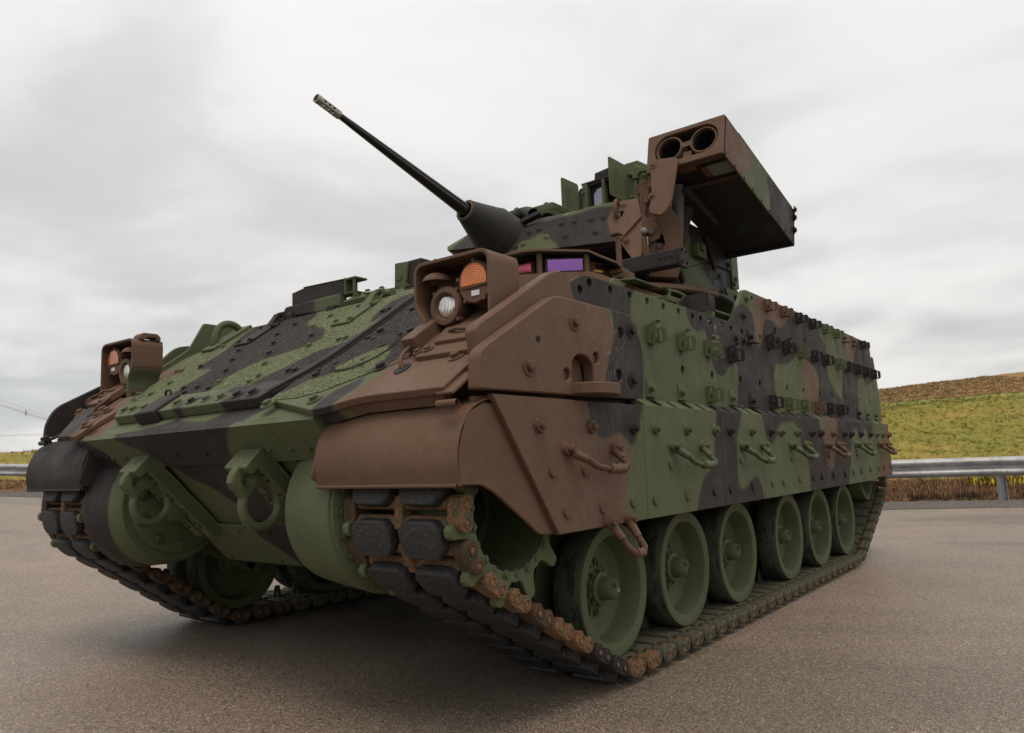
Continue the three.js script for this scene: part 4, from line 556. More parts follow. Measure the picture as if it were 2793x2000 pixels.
// ---- front shield plates on the near side: two thick brown plates
{ const g = group('front_shield', veh);
  part('shield_plate', sidePlate(rounded([[1.154, 1.243], [1.146, 1.372], [1.091, 1.409], [0.690, 1.632], [0.635, 1.643], [0.058, 1.643], [0.05, 1.30], [0.036, 1.254]], [0.01, 0.03, 0.05, 0.03, 0.03, 0.02, 0.02, 0.005], 5), XS, 0.055, [rounded([[0.571, 1.290], [0.571, 1.385], [0.525, 1.420], [0.455, 1.418], [0.404, 1.382], [0.408, 1.290]], [0, 0.03, 0.03, 0.04, 0.04, 0]), [0.156, 1.547, 0.026], [0.382, 1.414, 0.025], [0.610, 1.329, 0.025], [0.192, 1.354, 0.025]], 0.005), M.upper, g);
  for (const [z, y] of [[0.156, 1.547], [0.382, 1.414], [0.610, 1.329], [0.192, 1.354]]) bolt(hexFlat, [XS - 0.022, y, z], [1, 0, 0], 0.021, BY[cUpper.pick(z, y)], g, 'recessed_bolt');
  for (const [z, y] of [[0.541, 1.550], [0.865, 1.344], [0.067, 1.572], [0.076, 1.344]]) bolt(hexHead, [XS, y, z], [1, 0, 0], 0.0235, BY[cUpper.pick(z, y)], g);
  part('pivot_hole', [ring(0.010, 0.004, [1, 0, 0], [XS, 1.452, 0.80], 16), lathe([[0.009, 0], [0.009, 0.002], [0, 0.002]], [1, 0, 0], [XS, 1.452, 0.80], 12)], M.dark, g);
  part('step_shelf', flatPlate(rounded([[1.752, 0.575], [1.800, 0.570], [1.862, 0.52], [1.874, 0.44], [1.862, 0.36], [1.81, 0.30], [1.752, 0.30]], [0, 0.02, 0.04, 0.04, 0.04, 0.02, 0], 4), 1.298, 0.046), M.brown, g);
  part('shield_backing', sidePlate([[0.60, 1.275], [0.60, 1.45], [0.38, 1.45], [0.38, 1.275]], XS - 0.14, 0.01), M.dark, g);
  part('inner_shield_plate', sidePlate(rounded([[1.065, 1.30], [1.102, 1.46], [1.085, 1.48], [0.60, 1.762], [0.53, 1.778], [0.462, 1.74], [0.40, 1.30]], [0, 0.03, 0.05, 0.04, 0.04, 0, 0], 5), 1.702, 0.052, [], 0.006), M.brown, g);
}

// ---- near side: lower skirt panels, the sloped ledge blocks above them, cable handles
function cableHandle(z0, z1, y, drop, mat, parent) {   // twisted wire loop between two lugs
  const g = [], x = XS;
  const lug = (z) => { g.push(rod([x - 0.002, y, z], [x + 0.022, y, z], 0.026, 0.024, 16), rod([x + 0.02, y, z], [x + 0.046, y, z], 0.016, 0.015, 14), ring(0.010, 0.004, [1, 0, 0], [x + 0.046, y, z], 12)); };
  lug(z0); lug(z1);
  const L = z0 - z1, bx = x + 0.085, yb = y - drop;
  const A = [x + 0.018, y - 0.015, z0 - 0.02 * Math.sign(L)], B = [x + 0.055, y - drop * 0.52, z0 - L * 0.20], C = [bx, yb, z0 - L * 0.43], E2 = [x + 0.055, y - drop * 0.55, z1 + L * 0.045], F2 = [x + 0.018, y - 0.015, z1 + 0.005];
  g.push(rod(A, B, 0.019, 0.017, 12), rod(F2, E2, 0.019, 0.017, 12));
  const grip = [[bx, yb, z0 - L * 0.52], [bx, yb, z1 + L * 0.17]]; g.push(rod(grip[0], grip[1], 0.020, 0.020, 10));
  const m = part('cable_handle', g, mat, parent);
  const strands = [], cv = [new THREE.CatmullRomCurve3([V(...B), V(...C.map((v, i) => mix(B[i], v, 0.55) - (i === 1 ? 0.006 : 0))), V(...grip[0])]), new THREE.CatmullRomCurve3([V(...grip[1]), V(bx, mix(yb, E2[1], 0.3), mix(grip[1][2], E2[2], 0.75)), V(...E2)])];
  for (const c of cv) for (let k = 0; k < 5; k++) { const n = 30, len = c.getLength(), p = []; for (let i = 0; i <= n; i++) { const t = i / n, q = c.getPointAt(t), T = c.getTangentAt(t), a = V(1, 0, 0).cross(T).normalize(), b = T.clone().cross(a), th = k * 1.2566 + t * len * 62; p.push(q.addScaledVector(a, 0.0085 * Math.cos(th)).addScaledVector(b, 0.0085 * Math.sin(th))); } strands.push(new THREE.TubeGeometry(new THREE.CatmullRomCurve3(p), 40, 0.0058, 5)); }
  part('handle_rope', strands, mat, parent); return m;
}
const seams = [-0.005, -0.900, -1.795, -2.690, -3.585, -4.480, -5.10];
const skirtFront = rounded([[1.084, 1.229], [1.072, 1.229], [seams[0] + 0.0015, 1.229], [seams[0] + 0.0015, 0.716], [0.708, 0.714]], 0.003);
for (let k = 0; k < 7; k++) {
  const g = group('skirt_panel', veh), a = k ? seams[k - 1] - 0.0015 : 1.09, b = seams[k] + 0.0015, gap = k === 2 ? 0.0025 : 0;
  part('panel_sheet', k ? sidePlate([[a - gap, 1.231], [b, 1.231], [b, k === 6 ? 0.735 : 0.716], [a - gap, k === 6 ? 0.735 : 0.716]], XS - (k === 5 || k === 4 ? 0.003 : 0), 0.022, [], 0.0018) : sidePlate(skirtFront, XS, 0.026, [], 0.003), M.lower, g);
  const inS = (z) => (z <= a && z > b);
  for (const z of [0.819, 0.454, 0.095, -0.114, -0.462, -0.809, -1.024, -1.360, -1.697, -1.896, -2.232, -2.568, -2.776, -3.113, -3.446, -3.650, -3.966, -4.300, -4.560, -4.805, -5.06]) if (inS(z)) bolt(hexStud, [XS, 1.1245, z], [1, 0, 0], 0.0205, BY[cLower.pick(z, 1.1245)], g);
  for (const z of [-1.845, -1.945, -2.182, -2.282, -2.52, -2.62]) if (inS(z)) bolt(hexHead, [XS, 1.1245, z], [1, 0, 0], 0.013, BY[cLower.pick(z, 1.1245)], g);
  for (const [z, y] of [[0.739, 0.957], [0.510, 0.955], [0.235, 0.957], [0.651, 0.798], [0.388, 0.797], [0.129, 0.803], [-0.079, 0.802], [-0.425, 0.80], [-0.763, 0.803], [-0.986, 0.806], [-1.322, 0.804], [-1.662, 0.807], [-1.874, 0.810], [-2.208, 0.812], [-2.528, 0.812], [-2.742, 0.810], [-3.044, 0.807], [-3.385, 0.808], [-3.64, 0.814], [-3.898, 0.817], [-4.232, 0.819], [-4.55, 0.820], [-4.753, 0.823], [-5.034, 0.826], [-0.262, 0.960], [-1.166, 0.962], [-2.07, 0.962], [-2.95, 0.962], [-3.8, 0.962]]) if (inS(z)) bolt(hexFlat, [XS, y, z], [1, 0, 0], 0.030, BY[cLower.pick(z, y)], g);
  for (const [z0, z1, y, d] of [[0.648, 0.280, 1.036, 0.085], [-0.274, -0.624, 1.041, 0.098], [-1.182, -1.514, 1.041, 0.094], [-2.054, -2.384, 1.041, 0.088], [-2.904, -3.250, 1.036, 0.085], [-3.777, -4.106, 1.039, 0.085], [-4.60, -4.936, 1.037, 0.085]]) if (inS((z0 + z1) / 2)) cableHandle(z0, z1, y, d, BY[cLower.pick((z0 + z1) / 2, 0.98)], g);
  if (k === 0) cableHandle(0.368, 0.192, 0.734, 0.135, M.brown, g);
}
{ // second skirt layer behind the front panel
  const g = group('inner_skirt', veh); part('panel_sheet', sidePlate(rounded([[1.138, 1.222], [1.07, 1.227], [0.3, 1.227], [0.3, 0.720], [0.752, 0.718], [1.130, 1.19]], 0.01), XS - 0.048, 0.018), M.brown, g);
}
{ // sloped ledge: one wedge block after another, gaps with bolt pairs between
  const sec = (z0, z1) => ext([[XS - 0.022, 1.232], [XS - 0.012, 1.232], [XU + 0.001, 1.268], [XU - 0.03, 1.268], [XU - 0.03, 1.20], [XS - 0.022, 1.20]], { o: [0, 0, z1], d: z0 - z1, b: 0.002 });
  const zs = [];
  for (let k = 0; k < 30; k++) { const z0 = -0.075 - k * 0.172, z1 = z0 - (k % 2 ? 0.118 : 0.128); if (z1 < -5.15) break; zs.push([z0, z1]); part('ledge_block', sec(z0, z1), M.lower, veh); for (const q of [0.016, 0.036]) bolt(hexHead, [XU + 0.022, 1.226, z1 - q], unit([0.4, 1, 0]), 0.010, BY[cLower.pick(z1, 1.23)], veh); }
  part('ledge_floor', boxAt(0.10, 0.02, 5.1, [XU + 0.008, 1.212, -2.6], [0, 0, 0], 0.002), M.black, veh);
}

// ---- running gear
const WZ = [0, -0.7535, -1.507, -2.477, -3.2305, -3.984], WY = 0.396;
const TX0 = 1.084, TX1 = 1.683, TC = (TX0 + TX1) / 2;
const wheelDisc = lathe([[0.302, 0.010], [0.302, 0.135], [0.297, 0.146], [0.262, 0.146], [0.246, 0.141], [0.240, 0.132], [0.234, 0.070], [0.222, 0.036], [0.195, 0.018], [0.14, 0.012], [0.0, 0.012], [0.0, -0.03], [0.20, -0.01], [0.262, 0.003], [0.302, 0.010]], [1, 0, 0], [0, 0, 0], 64);
const wheelTyre = lathe([[0.3025, 0.005], [0.3055, 0.010], [0.3055, 0.134], [0.3025, 0.139]], [1, 0, 0], [0, 0, 0], 64);
const hubGeo = lathe([[0.100, 0.0], [0.100, 0.022], [0.076, 0.030], [0.074, 0.062], [0.056, 0.068], [0.052, 0.100], [0.044, 0.124], [0.030, 0.138], [0.014, 0.142], [0, 0.142]], [1, 0, 0], [0, 0, 0], 32);
for (const g of [wheelDisc, wheelTyre, hubGeo]) mapUV(clean(g), 'box');
{ const p = wheelTyre.attributes.position, uv = wheelTyre.attributes.uv; for (let i = 0; i < p.count; i++) uv.setXY(i, Math.atan2(p.getY(i), p.getZ(i)) * 0.3, p.getX(i) * 3); }
function put(geo, mat, name, pos, parent, sx = 1, rot = 0) { const m = finish(new THREE.Mesh(geo, mat)); m.name = name; m.position.set(...pos); m.rotation.x = rot; if (sx < 0) m.rotation.set(0, Math.PI, 0); parent.add(m); return m; }
for (const s of [-1, 1]) for (const z0 of WZ) {
  const z = z0 + (s < 0 ? 0.145 : 0), g = group('road_wheel', veh), rot = hash2(Math.round(z * 99), s, 3) * 6;
  put(wheelDisc, M.green, 'wheel_disc', [s * 1.430, WY, z], g, s, rot); put(wheelTyre, M.tyre, 'tyre', [s * 1.430, WY, z], g, s, rot);
  put(wheelDisc, M.green, 'wheel_disc', [s * 1.338, WY, z], g, -s, rot); put(wheelTyre, M.tyre, 'tyre', [s * 1.338, WY, z], g, -s, rot);
  if (s > 0) { put(hubGeo, M.green, 'hub', [s * 1.440, WY, z], g, s); for (let k = 0; k < 10; k++) { const a = k * 0.6283 + rot; bolt(hexHead, [1.452, WY + 0.112 * Math.sin(a), z + 0.112 * Math.cos(a)], [1, 0, 0], 0.015, M.green, g); bolt(hexHead, [1.484, WY + 0.082 * Math.sin(a + 0.3), z + 0.082 * Math.cos(a + 0.3)], [1, 0, 0], 0.008, M.green, g); } bolt(hexHead, [1.580, WY + 0.022, z + 0.012], [1, 0, 0], 0.010, M.green, g); part('hub_plug', lathe([[0.011, 0], [0.010, 0.003], [0, 0.003]], [1, 0, 0], [1.581, WY - 0.006, z - 0.012], 16), z0 === 0 ? M.steel : M.dark, g); }
  else put(hubGeo, M.green, 'hub', [-1.318, WY, z], g, 1);
  part('axle_arm', [rod([s * 1.20, WY, z], [s * 1.02, WY, z], 0.06), basisBox(0.06, 0.13, 0.42, [s * 1.05, WY + 0.09, z + 0.17], [1, 0, 0], unit([0, 1, -0.5]), 0.03)], M.green, g);
}
// sprockets and idlers
const SP = { z: 0.862, y: 0.815, r: 0.282 }, ID = { z: -4.90, y: 0.76, r: 0.27 };
const toothed = (() => { const pts = []; for (let k = 0; k < 11; k++) { const a = -0.157 + k * 2 * Math.PI / 11; for (const [da, r] of [[-0.285, 0.262], [-0.20, 0.258], [-0.135, 0.275], [-0.095, 0.310], [-0.070, 0.338], [-0.030, 0.347], [0.030, 0.347], [0.070, 0.338], [0.095, 0.310], [0.135, 0.275], [0.20, 0.258]]) pts.push([r * Math.cos(a + da), r * Math.sin(a + da)]); } return pts; })();
for (const s of [-1, 1]) {
  const g = group('drive_sprocket', veh), P = (x, y = SP.y, z = SP.z) => [s * x, y, z];
  const plate = (x) => ext(toothed, { o: [s * x + (s > 0 ? 0 : 0.034), SP.y, SP.z], ex: [0, 0, 1], ey: [0, 1, 0], d: 0.034, b: 0.003, holes: [[0, 0, 0.222]] });
  part('toothed_ring', plate(1.660), M.green, g); part('toothed_ring', plate(1.142), M.green, g);
  part('sprocket_drum', lathe([[0.222, 0.55], [0.222, 0.27], [0.20, 0.25], [0.06, 0.25], [0.06, 0.20], [0.24, 0.20], [0.24, 0.55]], [s, 0, 0], P(1.095), 48), M.green, g);
  for (let k = 0; k < 22; k++) { const a = k * 0.2856 + 0.1; bolt(hexHead, [s * (k % 2 ? 1.661 : 1.655), SP.y + 0.232 * Math.sin(a), SP.z + 0.232 * Math.cos(a)], [s, 0, 0], 0.0105, M.green, g); }
  part('sprocket_hub', lathe([[0, 0], [0.13, 0], [0.10, 0.10], [0.05, 0.14], [0, 0.14]], [s, 0, 0], P(1.345), 24), M.dark, g);
  const h = group('idler_wheel', veh); put(wheelDisc, M.green, 'wheel_disc', [s * 1.44, ID.y, ID.z], h, s); put(wheelDisc, M.green, 'wheel_disc', [s * 1.32, ID.y, ID.z], h, -s); put(hubGeo, M.green, 'hub', [s * 1.44, ID.y, ID.z], h, s);
  for (const q of h.children) q.scale.setScalar(0.86);
}
// tracks: double-pin shoes with twin rubber pads, end connectors and centre guides
function trackPath(shift) {
  const w1 = { z: 0 + shift, y: WY, r: 0.331 }, w6 = { z: WZ[5] + shift, y: WY, r: 0.331 }, pts = [];
  const arc = (c, a0, a1) => { const n = Math.ceil(Math.abs(a1 - a0) / 0.03); for (let i = 0; i <= n; i++) { const a = mix(a0, a1, i / n); pts.push([c.z + c.r * Math.cos(a), c.y + c.r * Math.sin(a)]); } };
  // both circles lie above the run, so the outward normal points down at the tangent points
  const tan = (c1, c2) => { const dz = c2.z - c1.z, dy = c2.y - c1.y, L = Math.hypot(dz, dy), b = Math.atan2(dy, dz); return [b + Math.acos((c1.r - c2.r) / L), b - Math.acos((c1.r - c2.r) / L)]; };
  const pickDown = (l) => l.reduce((a, b) => (Math.sin(a) < Math.sin(b) ? a : b));
  let a1 = pickDown(tan(SP, w1)); while (a1 > 0.5) a1 -= 2 * Math.PI;
  arc(SP, 2.1, a1); arc(w1, a1, -Math.PI / 2);
  let a2 = pickDown(tan(w6, ID)); while (a2 > 0) a2 -= 2 * Math.PI;
  pts.push([w6.z, w6.y - w6.r]); arc(w6, -Math.PI / 2, a2); arc(ID, a2, -Math.PI * 1.28);
  return pts;
}
const shoeGeo = (() => { const g = []; for (const t of [-0.046, 0.046]) g.push(rod([-0.228, 0, t], [0.228, 0, t], 0.0255, 0.0255, 12)); g.push(boxAt(0.185, 0.028, 0.135, [-0.118, 0.004, 0], [0, 0, 0], 0.006), boxAt(0.185, 0.028, 0.135, [0.118, 0.004, 0], [0, 0, 0], 0.006)); return mapUV(merged(g), 'box'); })();
const padGeo = (() => { const o = rounded([[-0.100, -0.034], [-0.070, -0.068], [0.070, -0.068], [0.100, -0.034], [0.100, 0.034], [0.070, 0.068], [-0.070, 0.068], [-0.100, 0.034]], 0.014, 3); return mapUV(clean(ext(o, { o: [0, 0.020, 0], ex: [1, 0, 0], ey: [0, 0, -1], d: 0.046, b: 0.008, seg: 3 })), 'box'); })();
const backGeo = mapUV(clean(boxAt(0.17, 0.012, 0.12, [0, 0, 0], [0, 0, 0], 0.004)), 'box');
const connGeo = (() => { const st = []; for (let k = 0; k <= 10; k++) { const a = Math.PI / 2 - Math.PI * k / 10; st.push([0.0325 + 0.0335 * Math.cos(a), 0.0335 * Math.sin(a)]); } st.push([0.0, -0.0335], [-0.012, -0.0335]); for (let k = 0; k <= 10; k++) { const a = -Math.PI / 2 - Math.PI * k / 10; st.push([-0.0325 + 0.0335 * Math.cos(a), 0.0335 * Math.sin(a)]); } st.push([-0.010, 0.018], [0.010, 0.018]);
  const b = ext(st, { o: [-0.033, 0, 0], ex: [0, 0, 1], ey: [0, -1, 0], d: 0.066, b: 0.004 });
  const rings = []; for (const t of [-0.0325, 0.0325]) for (const q of [-1, 1]) rings.push(ring(0.0165, 0.0045, [1, 0, 0], [q * 0.033, 0, t], 16));
  return mapUV(merged([b, ...rings]), 'box'); })();
const pinGeo = [-0.0325, 0.0325].map((t) => mapUV(clean(rod([-0.0345, 0, t], [0.0345, 0, t], 0.0105, 0.0105, 12)), 'box'));
const guideGeo = (() => { const h = ext(rounded([[-0.036, -0.02], [0.036, -0.02], [0.030, 0.02], [0.018, 0.105], [-0.018, 0.105], [-0.030, 0.02]], [0, 0, 0.01, 0.008, 0.008, 0.01]), { o: [-0.010, 0, 0], ex: [0, 0, 1], ey: [0, -1, 0], d: 0.020, b: 0.004, holes: [rounded([[-0.010, 0.025], [0.010, 0.025], [0.005, 0.065], [-0.005, 0.065]], 0.006)] });
  return mapUV(merged([h, boxAt(0.046, 0.060, 0.125, [0, 0.008, 0], [0, 0, 0], 0.012)]), 'box'); })();
for (const s of [-1, 1]) {
  const g = group('track', veh, s > 0 ? 'left track with rust-stained end connectors at the front' : 'right track, partly hidden behind the hull'), path = trackPath(s < 0 ? 0.145 : 0), pitch = 0.1575;
  let acc = 0.110; const at = []; let len = 0; for (let k = 1; k < path.length; k++) { const a = path[k - 1], b = path[k], l = Math.hypot(b[0] - a[0], b[1] - a[1]); if (l < 1e-6) continue; while (acc <= len + l) { const t = (acc - len) / l; at.push([mix(a[0], b[0], t), mix(a[1], b[1], t)]); acc += pitch / 2; } len += l; }
  const rnd = rng(s + 9);
  // local axes of a link: x across, y away from the wheels, z along the run
  const place = (geo, mat, name, x, p, q, c) => { const m = finish(new THREE.Mesh(geo, mat)), dz = q[0] - p[0], dy = q[1] - p[1], L = Math.hypot(dz, dy); m.name = name; m.applyMatrix4(new THREE.Matrix4().makeBasis(V(1, 0, 0), V(0, dz / L, -dy / L), V(0, dy / L, dz / L))); m.position.set(x, c[1], c[0]); g.add(m); return m; };
  for (let k = 1; k + 1 < at.length; k++) {
    const p = at[k - 1], q = at[k + 1], c = at[k], front = c[0] > 0.15 || (c[0] > -0.2), joint = k % 2 === 0;
    if (!joint) {
      place(shoeGeo, front ? M.rustLight : M.trackGreen, 'track_shoe', s * TC, p, q, c);
      for (const d of [-0.1245, 0.1245]) place(padGeo, M.rubber, 'rubber_pad', s * TC + d, p, q, c);
      for (const d of [-0.118, 0.118]) { const m = place(backGeo, M.trackGreen, 'shoe_plate', s * TC + d, p, q, c); m.translateY(-0.024); }
    } else {
      const mt = front ? (s < 0 ? M.rustDark : [M.rust, M.rustDark, M.rustLight, M.rustLight, M.rustDark, M.black][Math.floor(rnd() * 5.5)]) : M.trackGreen;
      for (const d of [-0.267, 0.267]) { place(connGeo, d * s > 0 ? mt : (front ? M.rustDark : M.trackGreen), 'end_connector', s * TC + d, p, q, c); for (const pg of pinGeo) place(pg, front ? M.rust : M.rustDark, 'track_pin', s * TC + d, p, q, c); }
      place(guideGeo, front ? M.rust : M.trackGreen, 'centre_guide', s * TC, p, q, c);
    }
  }
}

// ---- head lamp clusters in their brush guards
for (const s of [-1, 1]) {
  const g = group('lamp_guard', veh, s > 0 ? undefined : 'lamp guard on the far fender, brown with a green patch'), mt = M.brown;
  const X = (x) => s * x, zf = 0.892, zr = 0.70;
  const outer = rounded([[1.250, 1.40], [1.252, 1.572], [1.200, 1.640], [1.198, 1.826], [1.610, 1.826], [1.606, 1.40]], [0, 0.03, 0.03, 0.055, 0.055, 0], 5);
  const inner = rounded([[1.264, 1.40], [1.266, 1.578], [1.214, 1.646], [1.212, 1.812], [1.596, 1.812], [1.592, 1.40]], [0, 0.025, 0.025, 0.045, 0.045, 0], 5);
  const loop = [...outer, ...inner.reverse()].map(([x, y]) => [X(x), y]);
  part('guard_shell', frontPlate(loop, zf, zf - zr, [], 0.002), s > 0 ? mt : paintOf({ map: cGuard().map }, 'front'), g);
  part('guard_back', frontPlate([[1.25, 1.50], [1.25, 1.58], [1.206, 1.64], [1.206, 1.815], [1.60, 1.815], [1.60, 1.50]].map(([x, y]) => [X(x), y]), zr + 0.01, 0.01, [], 0.001), mt, g);
  if (s < 0) part('guard_hook', ext(rounded([[0.845, 1.818], [0.845, 1.842], [0.825, 1.862], [0.735, 1.862], [0.715, 1.84], [0.715, 1.818], [0.742, 1.818], [0.742, 1.836], [0.80, 1.836], [0.815, 1.818]], 0.008), { o: [-1.20, 0, 0], ex: [0, 0, 1], ey: [0, 1, 0], d: 0.09, b: 0.003 }), mt, g);
  for (const [y, z] of [[1.50, 0.85], [1.60, 0.74]]) bolt(hexHead, [X(1.198 + (y < 1.55 ? 0.052 : 0.05)), y, z], [-s, 0, 0], 0.014, mt, g);
  // head lamp
  const hx = X(1.345), hy = 1.633, tilt = unit([0, 0.0, 1]), at = (dx, dy, z) => [hx + dx, hy + dy, z];
  part('headlamp_body', lathe([[0, -0.13], [0.045, -0.12], [0.070, -0.07], [0.080, -0.02], [0.082, 0.0], [0.078, 0.012], [0.058, 0.014], [0.052, 0.0], [0.050, -0.006]], tilt, at(0, 0, 0.852), 40), mt, g);
  const lens = new THREE.LatheGeometry([[0.051, -0.008], [0.042, 0.000], [0.026, 0.005], [0.0, 0.007]].map((p) => new THREE.Vector2(...p)), 40), le = turnTo(lens, tilt, at(0, 0, 0.852)); clean(le);
  const lg = clean(le.index ? le.toNonIndexed() : le); { const p = lg.attributes.position, uv = lg.attributes.uv; for (let i = 0; i < p.count; i++) uv.setXY(i, (p.getX(i) - hx) / 0.102 + 0.5, (p.getY(i) - hy) / 0.102 + 0.5); }
  part('headlamp_lens', lg, M.headGlass, g);
  for (let k = 0; k < 4; k++) { const a = 0.8 + k * 1.571; part('clamp_lug', rod(at(0.086 * Math.cos(a), 0.086 * Math.sin(a), 0.83), at(0.086 * Math.cos(a), 0.086 * Math.sin(a), 0.858), 0.011, 0.009, 8), mt, g); }
  part('headlamp_mount', [rod([hx + s * 0.02, 1.46, 0.80], [hx + s * 0.02, 1.555, 0.80], 0.018), lathe([[0.03, 0], [0.045, 0.006], [0.045, 0.016], [0.028, 0.026]], [0, 1, 0], [hx + s * 0.02, 1.52, 0.80], 20), lathe([[0.026, 0], [0.036, 0.006], [0.036, 0.014], [0.02, 0.02]], [0, 1, 0], [hx + s * 0.02, 1.495, 0.80], 20), boxAt(0.03, 0.10, 0.05, [hx + s * 0.075, 1.49, 0.79])], mt, g);
  part('lamp_wire', wire([[hx - s * 0.05, 1.56, 0.77], [hx - s * 0.09, 1.53, 0.80], [hx - s * 0.07, 1.48, 0.83], [hx, 1.46, 0.84]], 0.007, 20, 6), mt, g);
  // marker lamp: amber half-round lens over a slotted plate
  const mx = X(1.503), my = 1.708, mz = 0.852;
  part('marker_body', lathe([[0, -0.10], [0.07, -0.10], [0.084, -0.02], [0.086, 0.0], [0.082, 0.006], [0.0, 0.006]], tilt, [mx, my, mz], 40), mt, g);
  const half = []; for (let k = 0; k <= 22; k++) { const a = mix(-0.33, Math.PI + 0.33, k / 22); half.push([mx + 0.070 * Math.cos(a), my + 0.006 + 0.070 * Math.sin(a)]); }
  const al = clean(frontPlate(half, mz + 0.014, 0.010, [], 0.004)); { const p = al.attributes.position, uv = al.attributes.uv; for (let i = 0; i < p.count; i++) uv.setXY(i, (p.getX(i) - mx) / 0.16 + 0.5, (p.getY(i) - my - 0.012) / 0.16 + 0.5); }
  part('amber_lens', al, M.amber, g);
  part('lens_bezel', wire([...half, half[0]].map(([x, y]) => [x, y, mz + 0.008]), 0.006, 60, 6), mt, g);
  part('slot_window', boxAt(0.042, 0.022, 0.004, [mx + s * 0.006, my - 0.047, mz + 0.008], [0, 0, 0], 0.002), M.white, g);
  for (const a of [0.35, 1.6, 2.9, 4.1, 5.3]) part('clamp_lug', rod([mx + 0.088 * Math.cos(a), my + 0.088 * Math.sin(a), mz - 0.02], [mx + 0.088 * Math.cos(a), my + 0.088 * Math.sin(a), mz + 0.010], 0.010, 0.008, 8), mt, g);
  // hooded blackout lamp
  const bx = X(1.292), by = 1.742, hood = new THREE.SphereGeometry(0.062, 24, 10, 0, Math.PI * 2, 0, Math.PI / 2); hood.scale(1, 0.66, 1.0); hood.translate(bx, by, 0.845);
  part('blackout_lamp', [hood, rod([bx, by - 0.012, 0.77], [bx + s * 0.055, by + 0.008, 0.70], 0.035, 0.035, 20), lathe([[0, -0.06], [0.042, -0.05], [0.048, 0.0], [0, 0.002]], [0, 0, 1], [bx, by - 0.03, 0.80], 24)], mt, g);
}
function cGuard() { return camo(-1.8, -1.1, 1.3, 1.9, 256, 256, [['green', [[-1.35, 1.2], [-1.35, 1.55], [-1.26, 1.66], [-1.16, 1.58], [-1.1, 1.2]]]], { base: 'brown', seed: 31 }); }

// ---- vision boxes and fittings on the bow roof
{ const g = group('vision_block', veh);   // wide black box with folded green hood
  part('vision_face', ext([[-0.703, 2.055], [-0.703, 2.14], [-0.57, 2.157], [-0.185, 2.142], [-0.185, 2.048]], { o: [0, 0, 0.02], d: 0.08, b: 0.003 }), M.black, g);
  part('face_frame', [boxAt(0.40, 0.006, 0.012, [-0.38, 2.152, 0.098], [0, 0, -0.035], 0.002), boxAt(0.016, 0.11, 0.10, [-0.178, 2.098, 0.05]), boxAt(0.09, 0.012, 0.10, [-0.13, 2.055, 0.04]), boxAt(0.016, 0.10, 0.016, [-0.098, 2.09, 0.09]), boxAt(0.016, 0.10, 0.016, [-0.14, 2.085, 0.06]), boxAt(0.10, 0.014, 0.10, [-0.13, 2.142, 0.05]), boxAt(0.40, 0.010, 0.08, [-0.38, 2.154, 0.05], [0, 0, -0.035], 0.003)], M.green, g);
  part('vision_hood', ext([[-0.75, 1.975], [-0.75, 2.035], [-0.73, 2.05], [-0.20, 2.056], [-0.195, 1.955]], { o: [0, 0, 0.06], d: 0.07, b: 0.012, seg: 2 }), M.glacis, g);
  part('hood_foot', [boxAt(0.10, 0.05, 0.08, [-0.68, 1.965, 0.12]), boxAt(0.08, 0.06, 0.08, [-0.22, 1.945, 0.14])], M.black, g);
  const h = group('vision_block', veh);
  part('vision_housing', [boxAt(0.20, 0.27, 0.16, [0.125, 2.12, -0.24], [0, 0, 0], 0.01), boxAt(0.36, 0.19, 0.16, [0.31, 2.12, -0.26], [0, 0, 0], 0.01)], M.black, h);
  part('housing_cheek', [ext(rounded([[0.005, 2.00], [0.012, 2.252], [0.125, 2.245], [0.105, 2.10], [0.085, 2.00]], 0.012), { o: [0, 0, -0.16], d: 0.018, b: 0.003, holes: [] }), rod([0.050, 2.165, -0.146], [0.050, 2.165, -0.136], 0.030, 0.028, 24), boxAt(0.12, 0.03, 0.06, [0.06, 2.005, -0.10]), boxAt(0.02, 0.012, 0.03, [0.16, 2.255, -0.2])], M.green, h);
  part('black_sill', boxAt(0.42, 0.07, 0.16, [0.28, 2.01, -0.08], [0.3, 0, 0]), M.black, h);
  for (const [x, y] of [[0.20, 2.258], [0.27, 2.252], [0.35, 2.222]]) bolt(hexHead, [x, y - 0.012, -0.24], [0, 1, 0], 0.010, M.green, h);
  const r = group('roof_fitting', veh);
  part('roof_plate', [hull([[-0.02, 2.03, 0.10], [0.17, 2.045, 0.02], [0.30, 2.03, -0.05], [0.30, 1.99, 0.0], [0.05, 1.935, 0.15], [-0.15, 1.98, 0.10], [0.1, 1.98, -0.2]]), boxAt(0.16, 0.05, 0.10, [-0.05, 1.99, 0.10], [0.5, 0.2, 0]), boxAt(0.35, 0.03, 0.2, [0.15, 2.02, -0.12])], M.green, r);
  for (const [x, y, z] of [[0.02, 2.035, 0.09], [0.10, 2.045, 0.05], [0.19, 2.05, 0.0], [0.24, 2.05, -0.02], [-0.05, 2.02, 0.12]]) bolt(hexHead, [x, y, z], [0, 1, 0.3], 0.014, M.green, r);
}
